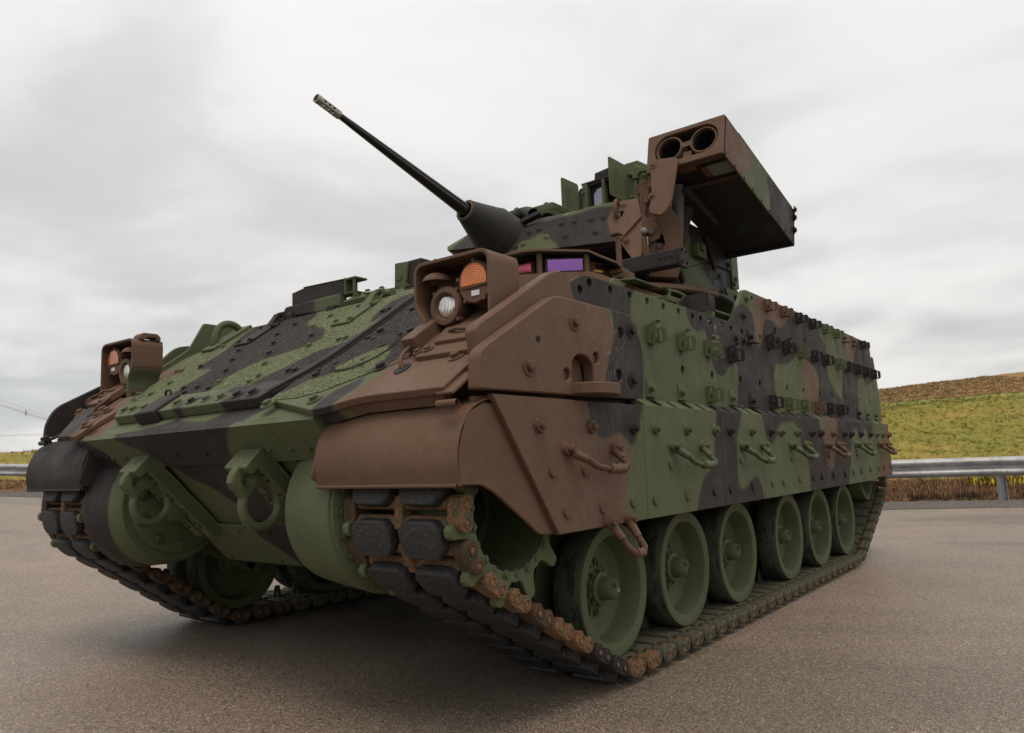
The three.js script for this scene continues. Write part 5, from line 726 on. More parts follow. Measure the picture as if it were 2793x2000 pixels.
// ---- driver's hatch: armoured hood over three coated periscopes
{ const g = group('driver_hatch', veh);
  const sheetTo = (A, B, t) => { const pos = [], ix = [], n = A.length; for (const [P, dy] of [[A, 0], [B, 0], [A, -t], [B, -t]]) for (const [x, y, z] of P) pos.push(x, y + dy, z); for (let i = 0; i + 1 < n; i++) { const q = (a, b, c, d) => ix.push(a, b, c, b, d, c); q(i, i + 1, n + i, n + i + 1); q(2 * n + i, 3 * n + i, 2 * n + i + 1, 3 * n + i + 1); q(i, 2 * n + i, i + 1, 2 * n + i + 1); } const e = n - 1; ix.push(e, e + 2 * n, e + n, e + 2 * n, e + 3 * n, e + n); const g2 = new THREE.BufferGeometry(); g2.setAttribute('position', new THREE.Float32BufferAttribute(pos, 3)); g2.setIndex(ix); const h2 = g2.toNonIndexed(); h2.computeVertexNormals(); return h2; };
  const edge = [[0.40, 2.262, -0.44], [0.617, 2.268, -0.50], [0.700, 2.286, -0.561], [0.771, 2.292, -0.616], [1.027, 2.274, -0.807], [1.081, 2.240, -0.848], [1.165, 2.193, -0.911]];
  const backTo = edge.map(([x, y, z], i) => [0.45 + 0.55 * (x - 0.4) / 0.76, y + 0.005, -1.45]);
  part('hatch_hood', sheetTo(edge, backTo, 0.014), M.brown, g);
  part('hood_liner', sheetTo(edge.map((p, i) => p.map((v, k) => mix(v, backTo[i][k], 0.05) - (k === 1 ? 0.0150 : 0))), backTo.map(([x, y, z]) => [x, y - 0.015, z + 0.05]), 0.006), M.dark, g);
  part('hatch_post', [rod([0.752, 2.06, -0.668], [0.752, 2.28, -0.668], 0.019), rod([0.990, 2.06, -0.845], [0.990, 2.27, -0.845], 0.019)], M.brown, g);
  part('hatch_rim', hull([[0.45, 2.12, -0.50], [0.671, 2.137, -0.566], [0.894, 2.142, -0.733], [1.033, 2.139, -0.837], [1.077, 2.112, -0.87], [1.23, 2.04, -1.00], [1.30, 2.0, -1.25], [0.45, 1.95, -0.44], [0.68, 1.95, -0.54], [0.90, 1.95, -0.70], [1.1, 1.95, -0.85], [1.3, 1.95, -1.05], [1.2, 2.05, -1.5], [0.4, 2.12, -1.5]]), M.brown, g);
  part('hatch_core', hull([2.05, 2.262].flatMap((y) => [[0.44, y, -0.76], [0.68, y, -0.77], [0.90, y, -0.93], [0.98, y, -1.08], [0.98, y, -1.4], [0.4, y, -1.4]])), M.dark, g);
  const scope = (c, n, w, h2, glass) => { const nx = unit(n), ex = unit([nx[2], 0, -nx[0]]), tip = unit([nx[0] * 0.13, 1, nx[2] * 0.13]); part('periscope_housing', [basisBox(w + 0.03, h2 + 0.03, 0.10, [c[0] - nx[0] * 0.052, c[1], c[2] - nx[2] * 0.052], ex, [0, 1, 0], 0.004)], M.brown, g); part('periscope_window', basisBox(w, h2, 0.004, [c[0] + nx[0] * 0.006, c[1], c[2] + nx[2] * 0.006], ex, tip, 0.001), glass, g); };
  scope([0.854, 2.206, -0.803], [0.6, 0, 0.8], 0.222, 0.074, M.purple);
  scope([0.555, 2.226, -0.722], [0.15, 0, 1], 0.175, 0.072, M.pink);
  scope([1.027, 2.178, -0.965], [0.95, 0, 0.3], 0.150, 0.050, M.gold);
  const p = group('support_post', veh);
  part('post_shaft', [rod([1.103, 2.15, -1.05], [1.103, 2.40, -1.05], 0.019, 0.017, 6), ext([[-0.036, 0], [0.036, 0], [0.034, 0.012], [0.0, 0.02], [-0.034, 0.012]], { o: [1.093, 2.402, -1.085], d: 0.07, b: 0.002 }), boxAt(0.10, 0.03, 0.09, [1.10, 2.16, -1.05]), boxAt(0.12, 0.03, 0.10, [1.125, 2.125, -1.05]), boxAt(0.05, 0.05, 0.07, [1.175, 2.115, -1.03])], M.brown, p);
  part('hinge_lobe', lathe([[0, -0.012], [0.045, -0.010], [0.050, 0], [0.045, 0.010], [0, 0.012]], unit([0.9, 0.1, 0.2]), [1.35, 1.945, -0.55], 20), M.green, g);
}
// ---- roof edge clutter between armour and turret
{ const g = group('roof_edge', veh);
  part('hatch_leaf', [basisBox(0.12, 0.012, 0.34, [1.25, 2.056, -1.03], unit([1, -0.1, 0]), unit([0.1, 1, 0])), basisBox(0.16, 0.04, 0.34, [1.28, 1.975, -1.36], [1, 0, 0], [0, 1, 0]), wire([[1.34, 2.03, -1.22], [1.34, 2.04, -1.34], [1.34, 2.03, -1.48], [1.34, 1.99, -1.60]], 0.010, 16, 6), rod([1.34, 2.0, -1.24], [1.34, 2.045, -1.24], 0.012)], M.green, g);
  part('tail_lamp_shroud', [basisBox(0.006, 0.105, 0.11, [1.55, 1.945, -1.40], [1, 0, 0], [0, 1, 0]), basisBox(0.15, 0.006, 0.16, [1.48, 1.998, -1.42], [1, 0, 0], [0, 1, 0]), ext([[-1.08, 1.87], [-1.30, 1.995], [-1.50, 2.0], [-1.50, 1.87]], { o: [1.42, 0, 0], ex: [0, 0, 1], ey: [0, 1, 0], d: 0.012, b: 0.001 }), basisBox(0.14, 0.12, 0.006, [1.48, 1.94, -1.33], [1, 0, 0], [0, 1, 0])], M.black, g);
  part('red_lens', [rod([1.515, 1.912, -1.345], [1.52, 1.914, -1.335], 0.009)], M.red, g);
  part('stowage_rack', [basisBox(0.12, 0.02, 0.45, [1.32, 1.985, -2.08], [1, 0, 0], [0, 1, 0]), basisBox(0.12, 0.08, 0.06, [1.32, 1.97, -1.84], [1, 0, 0], [0, 1, 0]), basisBox(0.08, 0.07, 0.05, [1.34, 1.96, -2.25], [1, 0, 0], [0, 1, 0])], M.green, g);
  for (const z of [-2.02, -2.12, -2.22, -2.30]) part('rack_loop', wire([[1.20, 1.98, z], [1.20, 2.06, z - 0.01], [1.20, 2.07, z - 0.06], [1.20, 1.98, z - 0.07]], 0.010, 12, 6), M.brown, g);
}

// ---- turret
const tur = group('turret', veh);
const cheek = [[0.10, 2.490, -1.185], [0.18, 2.684, -1.282], [0.416, 2.742, -1.402], [0.727, 2.822, -1.564], [0.948, 2.831, -1.662], [0.990, 2.66, -1.62], [0.862, 2.505, -1.51]];
part('turret_shell', hull([...cheek, [0.98, 2.48, -1.62], [1.0, 2.80, -1.95], [1.0, 2.78, -3.2], [1.0, 2.45, -3.25], [1.0, 2.42, -1.9], [-0.95, 2.78, -3.2], [-0.95, 2.45, -3.2], [-0.95, 2.78, -1.9], [-0.95, 2.45, -1.9], [-0.30, 2.80, -1.35], [-0.18, 2.62, -1.21], [-0.60, 2.80, -1.50], [-0.45, 2.60, -1.26], [0, 2.86, -1.9], [0.9, 2.86, -1.9], [-0.8, 2.86, -2.9], [0.9, 2.86, -3.0]]), M.cheek, tur);
const CN = unit([0.43, 0.35, 1]), onCheek = (x, y, h = 0) => [x + h * CN[0], y + h * CN[1], -0.2635 - 0.43 * x - 0.35 * y + h * CN[2]];
{ const ex = unit([1, 0, -0.43]), ey = cross(CN, ex), O = onCheek(0.5, 2.6, 0.004), loc = (x, y) => { const p = onCheek(x, y); const d = [p[0] - O[0], p[1] - O[1], p[2] - O[2]]; return [d[0] * ex[0] + d[1] * ex[1] + d[2] * ex[2], d[0] * ey[0] + d[1] * ey[1] + d[2] * ey[2]]; };
  const pts = [[0.10, 2.488], [0.18, 2.684], [0.416, 2.744], [0.60, 2.800], [0.727, 2.822], [0.948, 2.831], [0.985, 2.68], [0.862, 2.500]].map((p) => loc(...p));
  part('cheek_plate', ext(pts, { o: O, ex, ey, d: 0.02, b: 0.003, holes: [rounded([[0.800, 2.690], [0.812, 2.742], [0.868, 2.742], [0.862, 2.690]], 0).map((p) => loc(...p))] }), M.cheek, tur);
  for (const [x, y] of [[0.453, 2.691], [0.539, 2.695], [0.649, 2.700], [0.733, 2.702], [0.238, 2.648], [0.306, 2.665], [0.364, 2.594], [0.497, 2.583], [0.694, 2.587], [0.214, 2.555], [0.16, 2.535], [0.859, 2.785]]) bolt(domeHead, onCheek(x, y, 0.023), CN, 0.017, BY[cCheek.pick(x, y)], tur);
  part('lifting_ring', [turnTo(new THREE.TorusGeometry(0.044, 0.014, 10, 28).scale(0.85, 1.3, 1), [0, 1, 0], [0, 0, 0]).rotateY(1.70).translate(...onCheek(0.822, 2.745, 0.045))], M.brown, tur);
  part('ring_pocket', ext([[0.798, 2.688], [0.810, 2.744], [0.870, 2.744], [0.864, 2.688]].map((p) => loc(...p)), { o: onCheek(0.5, 2.6, -0.01), ex, ey, d: 0.012, b: 0 }), M.dark, tur);
  // angled brown wing plate right of the cheek
  part('wing_plate', [hull([[0.948, 2.829, -1.66], [0.990, 2.66, -1.617], [0.866, 2.503, -1.508], [0.950, 2.372, -1.505], [1.005, 2.372, -1.535], [1.0, 2.60, -1.75], [0.99, 2.83, -1.76]])], M.brown, tur);
  bolt(domeHead, [0.918, 2.50, -1.497], unit([0.8, -0.2, 1]), 0.017, M.brown, tur);
}
part('turret_undercut', lathe([[1.02, 2.10], [0.96, 2.52], [0, 2.52]], [0, 1, 0], [0, 0, -2.32], 48), M.black, tur);
part('turret_ring', lathe([[1.0, 2.14], [1.26, 2.150], [1.275, 2.165], [1.27, 2.192], [1.245, 2.204], [0.9, 2.215]], [0, 1, 0], [0.0, 0, -2.32], 72), M.turret, tur);
part('turret_collar', lathe([[1.05, 1.98], [1.05, 2.16], [0.9, 2.16]], [0, 1, 0], [0, 0, -2.32], 48), M.black, tur);
// far cheek and gun shroud area
part('far_cheek', hull([[-0.12, 2.60, -1.17], [-0.43, 2.625, -1.13], [-0.46, 2.665, -1.16], [-0.30, 2.83, -1.36], [-0.18, 2.80, -1.33], [-0.60, 2.80, -1.55], [-0.62, 2.65, -1.5], [-0.1, 2.7, -1.6], [-0.15, 2.55, -1.4]]), M.cheek, tur);
bolt(hexHead, [-0.33, 2.825, -1.36], [0, 1, 0.3], 0.014, M.green, tur); bolt(hexHead, [-0.40, 2.80, -1.38], [-0.3, 1, 0.3], 0.014, M.green, tur);
{ const g = group('cannon', veh), e = 0.2655, D = [0, Math.sin(e), Math.cos(e)], A = (t) => [0, 2.776 + (t) * D[1], -0.853 + t * D[2]];     // t = 0 at the mouth of the sleeve
  part('gun_sleeve', [lathe([[0.205, -0.85], [0.203, -0.60], [0.180, -0.30], [0.086, -0.015], [0.084, 0.0], [0.072, 0.006], [0.066, -0.02]], D, A(0), 48), lathe([[0.180, -0.306], [0.1835, -0.300], [0.179, -0.294]], D, A(0), 48)], M.sleeve, g);
  part('sleeve_ring', lathe([[0.066, -0.004], [0.074, 0.0], [0.074, 0.008], [0.063, 0.010]], D, A(0), 40), M.rustLight, g);
  const flute = []; for (let k = 0; k < 48; k++) { const a = k / 48 * 2 * Math.PI, f = 1 - 0.13 * smooth(0.55, 0.95, Math.cos(a * 6) * 0.5 + 0.5); flute.push([Math.cos(a) * f, Math.sin(a) * f]); }
  const barrel = (() => { const pos = [], ix = [], st = [[-0.3, 0.050, 0], [0.02, 0.050, 0], [0.05, 0.0475, 1], [0.60, 0.0345, 1], [1.07, 0.0225, 1], [1.12, 0.0205, 0], [1.19, 0.0195, 0]], ex = [1, 0, 0], ey = cross(D, ex); for (const [t, r, fl] of st) { const c = A(t); for (const [a, b] of flute) { const l = fl ? 1 : 1 / Math.hypot(a, b); pos.push(c[0] + r * l * (a * ex[0] + b * ey[0]), c[1] + r * l * (a * ex[1] + b * ey[1]), c[2] + r * l * (a * ex[2] + b * ey[2])); } } for (let j = 0; j + 1 < st.length; j++) for (let k = 0; k < 48; k++) { const a = j * 48 + k, b = j * 48 + (k + 1) % 48; ix.push(a, b, a + 48, b, b + 48, a + 48); } const g2 = new THREE.BufferGeometry(); g2.setAttribute('position', new THREE.Float32BufferAttribute(pos, 3)); g2.setIndex(ix); g2.computeVertexNormals(); return g2; })();
  part('barrel', barrel, M.gun, g);
  // slotted muzzle brake
  const mb = []; for (let k = 0; k < 5; k++) { const t = 1.175 + k * 0.034; mb.push(lathe([[0.019, t], [0.0265, t], [0.0265, t + (k === 0 ? 0.028 : 0.013)], [0.019, t + (k === 0 ? 0.028 : 0.013)], [0.019, t]], D, A(0), 32)); }
  mb.push(lathe([[0.020, 1.325], [0.0275, 1.325], [0.0275, 1.352], [0.022, 1.352], [0.020, 1.325]], D, A(0), 32));
  for (const a of [0.5, 1.57, 2.64, 3.64, 4.71, 5.78]) { const ey = cross(D, [1, 0, 0]), r = 0.0235, o = [r * Math.cos(a), r * Math.sin(a) * ey[1], r * Math.sin(a) * ey[2]], p = A(1.18), q = A(1.345); mb.push(rod([p[0] + o[0], p[1] + o[1], p[2] + o[2]], [q[0] + o[0], q[1] + o[1], q[2] + o[2]], 0.005, 0.005, 6)); }
  part('muzzle_brake', mb, M.steel, g);
  part('mantlet', [lathe([[0, -0.95], [0.24, -0.95], [0.24, -0.74], [0.20, -0.66], [0.185, -0.60], [0.18, -0.5]], D, A(0), 40), boxAt(0.5, 0.34, 0.35, [0.0, 2.56, -1.62], [0.26, 0, 0], 0.03)], M.sleeve, g);
  part('mantlet_cover', [wire([[0.16, 2.86, -1.46], [0.05, 2.92, -1.55], [-0.04, 2.95, -1.6], [-0.16, 2.90, -1.5]], 0.045, 20, 10), basisBox(0.22, 0.03, 0.08, [0.20, 2.775, -1.33], unit([1, 0.35, -0.3]), unit([-0.35, 1, 0.1])), ring(0.022, 0.005, [0, 0.3, 1], [-0.07, 2.965, -1.55], 14)], M.sleeve, g);
}
// roof hatches on the far half
part('roof_hatch', [boxAt(0.52, 0.07, 0.5, [-0.06, 2.975, -1.92], [0, 0, 0], 0.02), boxAt(0.40, 0.05, 0.3, [0.0, 2.92, -1.75]), boxAt(0.9, 0.08, 0.9, [0.1, 2.86, -2.2])], M.green, tur);
for (const [x, z] of [[-0.26, -1.72], [-0.05, -1.70], [0.12, -1.70]]) bolt(hexHead, [x, 3.008, z], [0, 1, 0], 0.014, M.green, tur);
// turret flank and bustle
part('flank_backing', sidePlate([[-1.95, 2.80], [-3.30, 2.80], [-3.30, 2.26], [-2.05, 2.24]], 1.012, 0.02), M.turret, tur);
part('flank_plate', [sidePlate([[-1.95, 2.80], [-3.12, 2.80], [-3.14, 2.56], [-2.62, 2.54], [-2.05, 2.36]], 1.03, 0.02), sidePlate([[-2.00, 2.345], [-2.58, 2.525], [-3.0, 2.40], [-2.9, 2.28], [-2.1, 2.26]], 1.025, 0.02)], M.turret, tur);
part('flank_plate', [sidePlate([[-3.125, 2.82], [-3.30, 2.78], [-3.30, 2.42], [-3.16, 2.40]], 1.035, 0.02), sidePlate([[-3.0, 2.385], [-3.28, 2.41], [-3.29, 2.255], [-3.05, 2.30]], 1.03, 0.02)], M.green, tur);
part('bustle', boxAt(1.9, 0.52, 0.7, [0.05, 2.55, -2.98], [0, 0, 0], 0.02), M.green, tur);
for (const [y, z] of [[2.74, -3.2], [2.50, -3.22], [2.45, -3.18], [2.33, -3.2], [2.33, -2.9], [2.60, -3.08], [2.46, -2.85], [2.44, -2.2], [2.70, -2.15]]) bolt(hexHead, [1.035, y, z], [1, 0, 0], 0.017, BY[cTurret.pick(z, y)], tur);
part('flank_box', [boxAt(0.06, 0.11, 0.16, [1.06, 2.58, -2.42], [0, 0, 0], 0.01), boxAt(0.05, 0.05, 0.07, [1.09, 2.60, -2.40])], M.green, tur);
part('flank_strap', [boxAt(0.03, 0.3, 0.03, [1.05, 2.62, -2.66], [0.5, 0, 0]), boxAt(0.03, 0.16, 0.05, [1.05, 2.35, -2.08], [0.5, 0, 0])], M.black, tur);
// smoke-discharger beam across the front of the flank
{ const g = group('cross_beam', veh);
  part('beam_tube', [boxAt(0.56, 0.112, 0.10, [1.05, 2.304, -1.50], [0, 0, 0], 0.012)], M.black, g);
  part('beam_cap', [ext(rounded([[-0.062, -0.068], [0.062, -0.068], [0.062, 0.068], [-0.062, 0.068]], 0.022), { o: [1.322, 2.300, -1.502], ex: [0, 0, -1], ey: [0, 1, 0], d: 0.022, b: 0.004, holes: [[-0.036, -0.040, 0.013], [0.036, -0.040, 0.013], [-0.036, 0.040, 0.013], [0.036, 0.040, 0.013]] }), boxAt(0.004, 0.11, 0.10, [1.32, 2.30, -1.502])], M.black, g);
  for (const x of [1.19, 1.23, 1.27]) bolt(domeHead, [x, 2.315, -1.449], [0, 0, 1], 0.010, M.black, g);
  part('beam_foot', [boxAt(0.10, 0.10, 0.06, [0.80, 2.31, -1.46])], M.black, g);
}
// ---- gunner's sight with its two open doors
{ const g = group('gunner_sight', veh), z = -2.0;
  part('sight_housing', [ext([[0.145, 2.90], [0.24, 3.18], [0.345, 3.205], [0.345, 2.90]], { o: [0, 0, z - 0.5], d: 0.5, b: 0.006 }), ext([[0.34, 2.92], [0.34, 2.975], [0.62, 2.975], [0.62, 2.92]], { o: [0, 0, z - 0.5], d: 0.5, b: 0.006 }), ext([[0.34, 3.180], [0.34, 3.215], [0.62, 3.215], [0.62, 3.195]], { o: [0, 0, z - 0.5], d: 0.5, b: 0.004 })], M.black, g);
  part('sight_mullion', [boxAt(0.030, 0.25, 0.06, [0.472, 3.09, z - 0.02]), boxAt(0.05, 0.27, 0.05, [0.305, 3.07, z - 0.01])], M.green, g);
  part('sight_window', boxAt(0.105, 0.20, 0.008, [0.40, 3.078, z - 0.05], [0, 0.1, 0], 0.003), M.window, g);
  part('window_frame', [ext(rounded([[0.342, 2.972], [0.342, 3.19], [0.462, 3.205], [0.462, 2.972]], 0.012), { o: [0, 0, z - 0.055], d: 0.02, b: 0.003, holes: [rounded([[0.352, 2.984], [0.352, 3.125], [0.385, 3.165], [0.450, 3.182], [0.450, 2.984]], 0.012)] })], M.black, g);
  part('sight_roof', [boxAt(0.30, 0.016, 0.5, [0.42, 3.212, z - 0.24], [0, 0, 0.02], 0.004), ext([[0.375, 3.215], [0.385, 3.285], [0.56, 3.305], [0.56, 3.215]], { o: [0, 0, z - 0.42], d: 0.40, b: 0.004 })], M.black, g);
  part('sight_block', [ext([[0.62, 2.90], [0.62, 3.25], [0.66, 3.29], [0.77, 3.29], [0.87, 3.22], [0.87, 2.90]], { o: [0, 0, z - 0.6], d: 0.58, b: 0.008 }), boxAt(0.10, 0.20, 0.03, [0.80, 3.08, z + 0.0]), ext([[0.70, 3.205], [0.77, 3.235], [0.86, 3.19], [0.86, 3.165], [0.70, 3.165]], { o: [0, 0, z - 0.02], d: 0.05, b: 0.004 })], M.green, g);
  const mk = (x0, x1, y0, y1, dz, skew, words) => {
    const ex = unit([x1 - x0, -0.0, dz]), w = Math.hypot(x1 - x0, dz), ey = [0, 1, 0], o = [x0, 0, z + 0.15];
    part('sight_door', ext(rounded([[0, y0 + skew], [w, y0], [w, y1 - skew], [0, y1]], 0.02), { o: [o[0], 0, o[2]], ex, ey, d: 0.010, b: 0.002 }), M.green, g);
    const t = stencil(0, w, y1 - y0, (c, W2, H2) => { c.font = 'bold 64px sans-serif'; c.textAlign = 'left'; words.forEach((l, i) => c.fillText(l, 60, 90 + i * (H2 - 140) / (words.length - 1), W2 - 90)); });
    const n = cross(ex, ey); decal('stencil', t, [0.03, 0.035, 0.02], w * 0.72, (y1 - y0) * 0.55, [x0 + ex[0] * w * 0.52 + n[0] * 0.0115, (y0 + y1) / 2 - 0.01, o[2] + ex[2] * w * 0.52 + n[2] * 0.0115], ex, ey, g);
  };
  const words = ['CAUTION', 'DO NOT', 'PUSH / PULL', 'DOOR', 'USE', 'INTERNAL', 'HANDLE', 'ONLY'];
  mk(0.165, 0.245, 2.945, 3.262, -0.13, 0.05, words); mk(0.607, 0.685, 2.945, 3.315, -0.13, 0.06, words);
  part('door_hinge', [rod([0.775, 2.92, z + 0.03], [0.775, 3.21, z + 0.03], 0.014), rod([0.74, 3.165, z + 0.04], [0.80, 3.155, z + 0.02], 0.016), rod([0.72, 2.985, z + 0.03], [0.79, 2.985, z + 0.02], 0.014), rod([0.775, 3.12, z + 0.03], [0.775, 3.16, z + 0.03], 0.026), rod([0.775, 2.94, z + 0.03], [0.775, 2.98, z + 0.03], 0.024), boxAt(0.02, 0.03, 0.03, [0.29, 3.13, z + 0.02]), boxAt(0.02, 0.03, 0.03, [0.28, 2.98, z + 0.02])], M.green, g);
  for (const [x, y] of [[0.84, 3.14], [0.835, 2.99], [0.75, 3.01]]) bolt(domeHead, [x, y, z + 0.018], [0, 0, 1], 0.014, M.green, g);
}
// ---- raised twin missile launcher
{ const g = group('missile_launcher', veh), e = 0.236, F = [0, Math.sin(e), Math.cos(e)], U = [0, Math.cos(e), -Math.sin(e)], O = [1.6008, 3.0073, -1.6607], w = 0.644, h = 0.336, L = 1.592;
  const T = new THREE.Matrix4().makeBasis(V(1, 0, 0), V(...U), V(...F)); T.scale(V(0.9, 0.9, 0.9)); T.setPosition(...O);
  const put2 = (name, geos, mat) => { const gg = merged(Array.isArray(geos) ? geos : [geos]); if (mat.userData.uv === 'own') mapUV(gg, 'side'); else mapUV(gg, 'box'); const m = finish(new THREE.Mesh(gg.applyMatrix4(T), mat)); m.name = name; g.add(m); return m; };
  const cx = [-0.459, -0.172], cy = 0.176, R = 0.112;
  const slot = [...circlePts(cx[1], cy, 0.122, 13, -Math.PI / 2, Math.PI / 2), ...circlePts(cx[0], cy, 0.122, 13, Math.PI / 2, Math.PI * 1.5)];
  put2('front_plate', frontPlate(rounded([[-w, 0], [0, 0], [0, h], [-w, h]], 0.012), 0, 0.03, [slot], 0.004), M.brown);
  put2('side_wall', sidePlate([[-L, -0.015], [-0.005, -0.008], [-0.005, h - 0.002], [-L, h - 0.002]], 0, 0.016, [], 0.003), M.pod);
  put2('side_wall', sidePlate([[-L, 0], [-0.03, 0], [-0.03, h], [-L, h]], -w + 0.016, 0.016, [], 0.003), M.pod);
  put2('roof_panel', [boxAt(w, 0.014, L - 0.03, [-w / 2, h - 0.006, -L / 2 - 0.015], [0, 0, 0], 0.004), boxAt(0.02, 0.02, L * 0.8, [-0.012, h + 0.006, -L * 0.58], [0, 0, 0], 0.005)], M.green);
  put2('rear_panel', boxAt(w + 0.01, h + 0.04, 0.02, [-w / 2, h / 2 - 0.01, -L], [0, 0, 0], 0.004), M.black);
  put2('floor_panel', boxAt(w - 0.03, 0.010, L - 0.40, [-w / 2, 0.010, -L / 2 - 0.19], [0, 0, 0], 0.003), M.black);
  put2('floor_recess', [boxAt(w - 0.03, 0.01, 0.40, [-w / 2, 0.052, -0.21], [0, 0, 0], 0.003)], M.black);
  put2('floor_rim', [boxAt(0.012, 0.07, 0.40, [-w + 0.01, 0.035, -0.21]), boxAt(w, 0.06, 0.012, [-w / 2, 0.04, -0.40])], M.brown);
  put2('floor_bracket', [boxAt(0.36, 0.025, 0.035, [-0.22, 0.034, -0.085], [0, 0, 0], 0.008), boxAt(0.14, 0.02, 0.10, [-0.36, 0.035, -0.12]), boxAt(0.05, 0.02, 0.14, [-0.24, 0.035, -0.24])], M.brown);
  put2('floor_plate', boxAt(0.17, 0.012, 0.15, [-0.13, 0.040, -0.25], [0, 0, 0], 0.01), M.pale);
  for (const c of cx) { put2('launch_tube', lathe([[R, -1.2], [R, -0.02], [R - 0.004, -0.012], [R - 0.014, -0.012], [R - 0.016, -0.03], [R - 0.016, -1.2], [0, -1.2]], [0, 0, 1], [c, cy, 0], 44), M.brown); put2('tube_bore', lathe([[R - 0.020, -0.04], [R - 0.020, -1.1], [0.0, -1.1]], [0, 0, 1], [c, cy, 0], 44), M.dark); }
  put2('tube_tie', [boxAt(0.10, 0.045, 0.012, [(cx[0] + cx[1]) / 2, cy + 0.005, -0.022], [0, 0, 0.05], 0.003), boxAt(0.08, 0.06, 0.04, [(cx[0] + cx[1]) / 2, cy - 0.075, -0.06])], M.brown);
  for (let k = 0; k < 9; k++) { const p = V(0.0, 0.008, -0.03 - k * 0.19).applyMatrix4(T); bolt(domeHead, [p.x, p.y, p.z], [1, 0, 0], 0.009, M.black, g); }
  for (let k = 0; k < 4; k++) { const p = V(-0.03 - k * 0.15, 0.0, -L + 0.03).applyMatrix4(T); bolt(domeHead, [p.x, p.y, p.z], [-U[0], -U[1], -U[2]], 0.010, M.black, g); }
  for (const [b, c] of [[0.25, -L], [0.12, -L], [0.33, -L]]) { const p = V(0.01, b, c + 0.01).applyMatrix4(T); bolt(hexHead, [p.x, p.y, p.z], [1, 0, -0.5], 0.018, M.black, g); }
  // swing arm plate in front of the box
  put2('swing_arm', frontPlate(rounded([[-0.605, 0.085], [-0.385, 0.055], [-0.352, 0.02], [-0.388, -0.325], [-0.425, -0.40], [-0.470, -0.436], [-0.585, -0.385], [-0.560, -0.25], [-0.590, 0.02]], [0.02, 0.05, 0.05, 0.08, 0.08, 0.06, 0.05, 0.1, 0.05], 5), 0.040, 0.022, [], 0.004), M.brown);
  { const p = V(-0.565, 0.035, 0.04).applyMatrix4(T); bolt(domeHead, [p.x, p.y, p.z], F, 0.022, M.brown, g); }
  { const p = V(-0.560, -0.245, 0.04).applyMatrix4(T); bolt(hexHead, [p.x, p.y, p.z], F, 0.016, M.brown, g); }
}
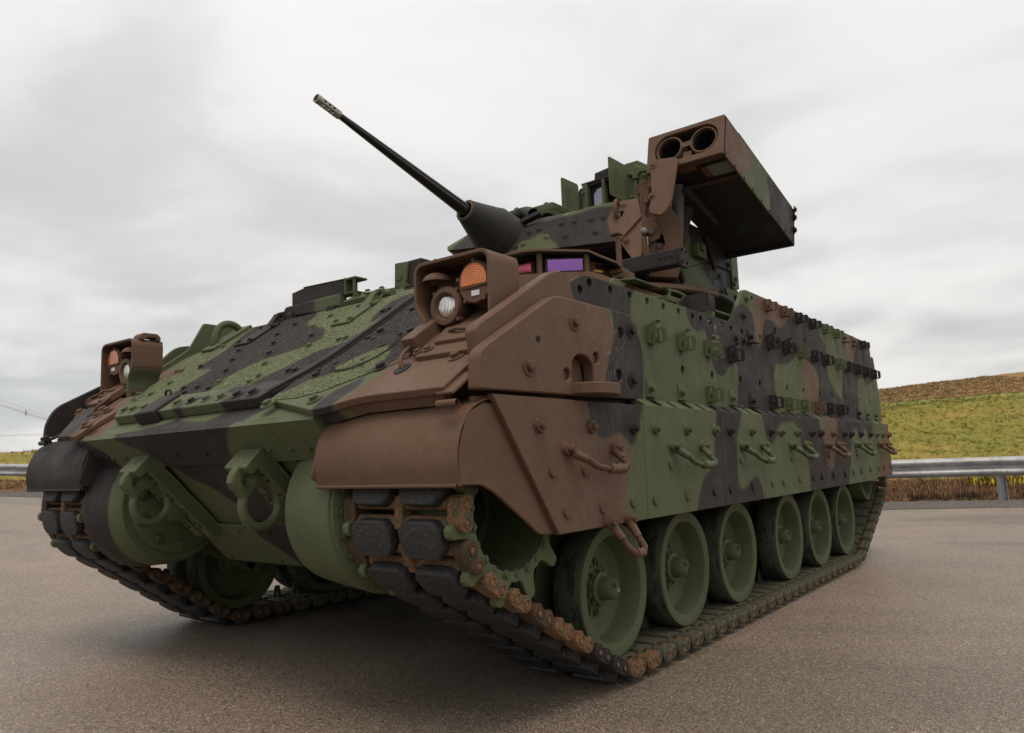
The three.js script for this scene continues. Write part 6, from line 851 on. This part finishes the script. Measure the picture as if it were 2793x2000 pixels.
// ---- launcher mount on the turret flank: tall brown casting, chain wheel, links and hose
{ const g = group('launcher_mount', veh), ex = unit([0.87, 0, -0.5]), N2 = unit([0.5, 0, 0.87]), dd = 0.5 - 0.87 * 1.7;
  const onP = (x, y, h2 = 0) => [x + h2 * N2[0], y, (dd - 0.5 * x) / 0.87 + h2 * N2[2]];
  const O = onP(1.0, 2.5), loc = (x, y) => { const p = onP(x, y); return [(p[0] - O[0]) * ex[0] + (p[2] - O[2]) * ex[2], y - O[1]]; };
  const slab = (pts, h2, d, b = 0.005, r = 0, holes = []) => ext(rounded(pts.map((p) => loc(...p)), r), { o: onP(1.0, 2.5, h2), ex, ey: [0, 1, 0], d, b, holes: holes.map((q) => typeof q[0] === 'number' ? [...loc(q[0], q[1]), q[2]] : rounded(q.map((p) => loc(...p)), 0.015)) });
  part('mount_casting', slab([[0.975, 2.95], [1.06, 2.95], [1.141, 2.764], [1.211, 2.62], [1.192, 2.377], [1.158, 2.240], [0.98, 2.26], [0.965, 2.44], [0.955, 2.60]], -0.20, 0.20, 0.008, 0.012, [[[1.035, 2.56], [1.085, 2.58], [1.10, 2.50], [1.07, 2.425], [1.02, 2.43]]]), M.brown, g);
  part('mount_recess', slab([[1.02, 2.60], [1.11, 2.60], [1.12, 2.41], [1.01, 2.41]], -0.10, 0.01, 0.001), M.dark, g);
  part('mount_roller', [turnTo(new THREE.CylinderGeometry(0.035, 0.035, 0.05, 24), N2, onP(1.055, 2.478, -0.04)), turnTo(new THREE.CylinderGeometry(0.012, 0.012, 0.07, 12), N2, onP(1.055, 2.478, -0.035)), slab([[1.01, 2.43], [1.02, 2.55], [1.05, 2.56], [1.04, 2.43]], -0.09, 0.03, 0.004)], M.brown, g);
  part('chain_wheel', [turnTo(new THREE.CylinderGeometry(0.052, 0.052, 0.03, 28), N2, onP(0.985, 2.905, 0.015)), ...Array.from({ length: 12 }, (_, k) => turnTo(new THREE.CylinderGeometry(0.010, 0.010, 0.035, 8), N2, (() => { const a = k * 0.5236, q = loc(0.985, 2.905); return [O[0] + ex[0] * (q[0] + 0.05 * Math.cos(a)) + N2[0] * 0.017, 2.905 + 0.05 * Math.sin(a), O[2] + ex[2] * (q[0] + 0.05 * Math.cos(a)) + N2[2] * 0.017]; })()))], M.brown, g);
  part('mount_arm', slab([[0.955, 2.88], [1.03, 2.88], [1.035, 2.70], [1.06, 2.62], [1.055, 2.54], [0.985, 2.52], [0.945, 2.60], [0.94, 2.70]], 0.0, 0.035, 0.006, 0.02), M.brown, g);
  part('mount_link', [rod(onP(1.012, 2.90, 0.06), onP(0.985, 2.78, 0.06), 0.014, 0.014, 10), rod(onP(0.985, 2.78, 0.06), onP(0.966, 2.685, 0.055), 0.010, 0.010, 10), rod(onP(0.995, 2.81, 0.06), onP(0.988, 2.785, 0.06), 0.020, 0.020, 6), turnTo(new THREE.CylinderGeometry(0.022, 0.022, 0.05, 16), N2, onP(0.964, 2.682, 0.045)), turnTo(new THREE.CylinderGeometry(0.018, 0.018, 0.08, 16), N2, onP(1.014, 2.905, 0.05))], M.brown, g);
  part('mount_bracket', [slab([[0.955, 2.665], [1.04, 2.685], [1.045, 2.60], [1.01, 2.545], [0.95, 2.59]], 0.02, 0.05, 0.006, 0.008), slab([[0.965, 2.575], [1.065, 2.60], [1.06, 2.53], [1.0, 2.50]], 0.01, 0.03, 0.004)], M.brown, g);
  part('lever', [rod(onP(0.955, 2.33, 0.085), onP(0.965, 2.53, 0.085), 0.018, 0.018, 4), slab([[0.945, 2.47], [0.985, 2.475], [0.995, 2.31], [0.955, 2.30]], 0.06, 0.03, 0.004)], M.brown, g);
  part('lever_knob', new THREE.SphereGeometry(0.026, 24, 16).translate(...onP(0.962, 2.575, 0.085)), M.pale, g);
  part('label_plate', [slab([[0.948, 2.470], [0.985, 2.474], [0.984, 2.530], [0.950, 2.526]], 0.0915, 0.002, 0)], M.white, g);
  part('label_face', [slab([[0.951, 2.474], [0.982, 2.478], [0.981, 2.526], [0.953, 2.522]], 0.0940, 0.001, 0)], M.black, g);
  const hose = []; for (let k = 0; k < 14; k++) { const t = k / 13; hose.push(ring(0.036, 0.009, unit([0.25, 1, -0.35]), [1.13 + 0.02 * t, 2.70 + 0.19 * t, -1.90], 20)); }
  part('ribbed_hose', [...hose, rod([1.13, 2.62, -1.90], [1.155, 2.95, -1.90], 0.040)], M.hose, g);
  part('mount_column', [rod([1.02, 2.55, -2.06], [1.14, 2.95, -2.10], 0.07, 0.07, 20), boxAt(0.16, 0.07, 0.55, [1.16, 2.84, -2.15], [-0.236, 0, 0], 0.02)], M.black, g);
}
renderer.render(scene, camera);
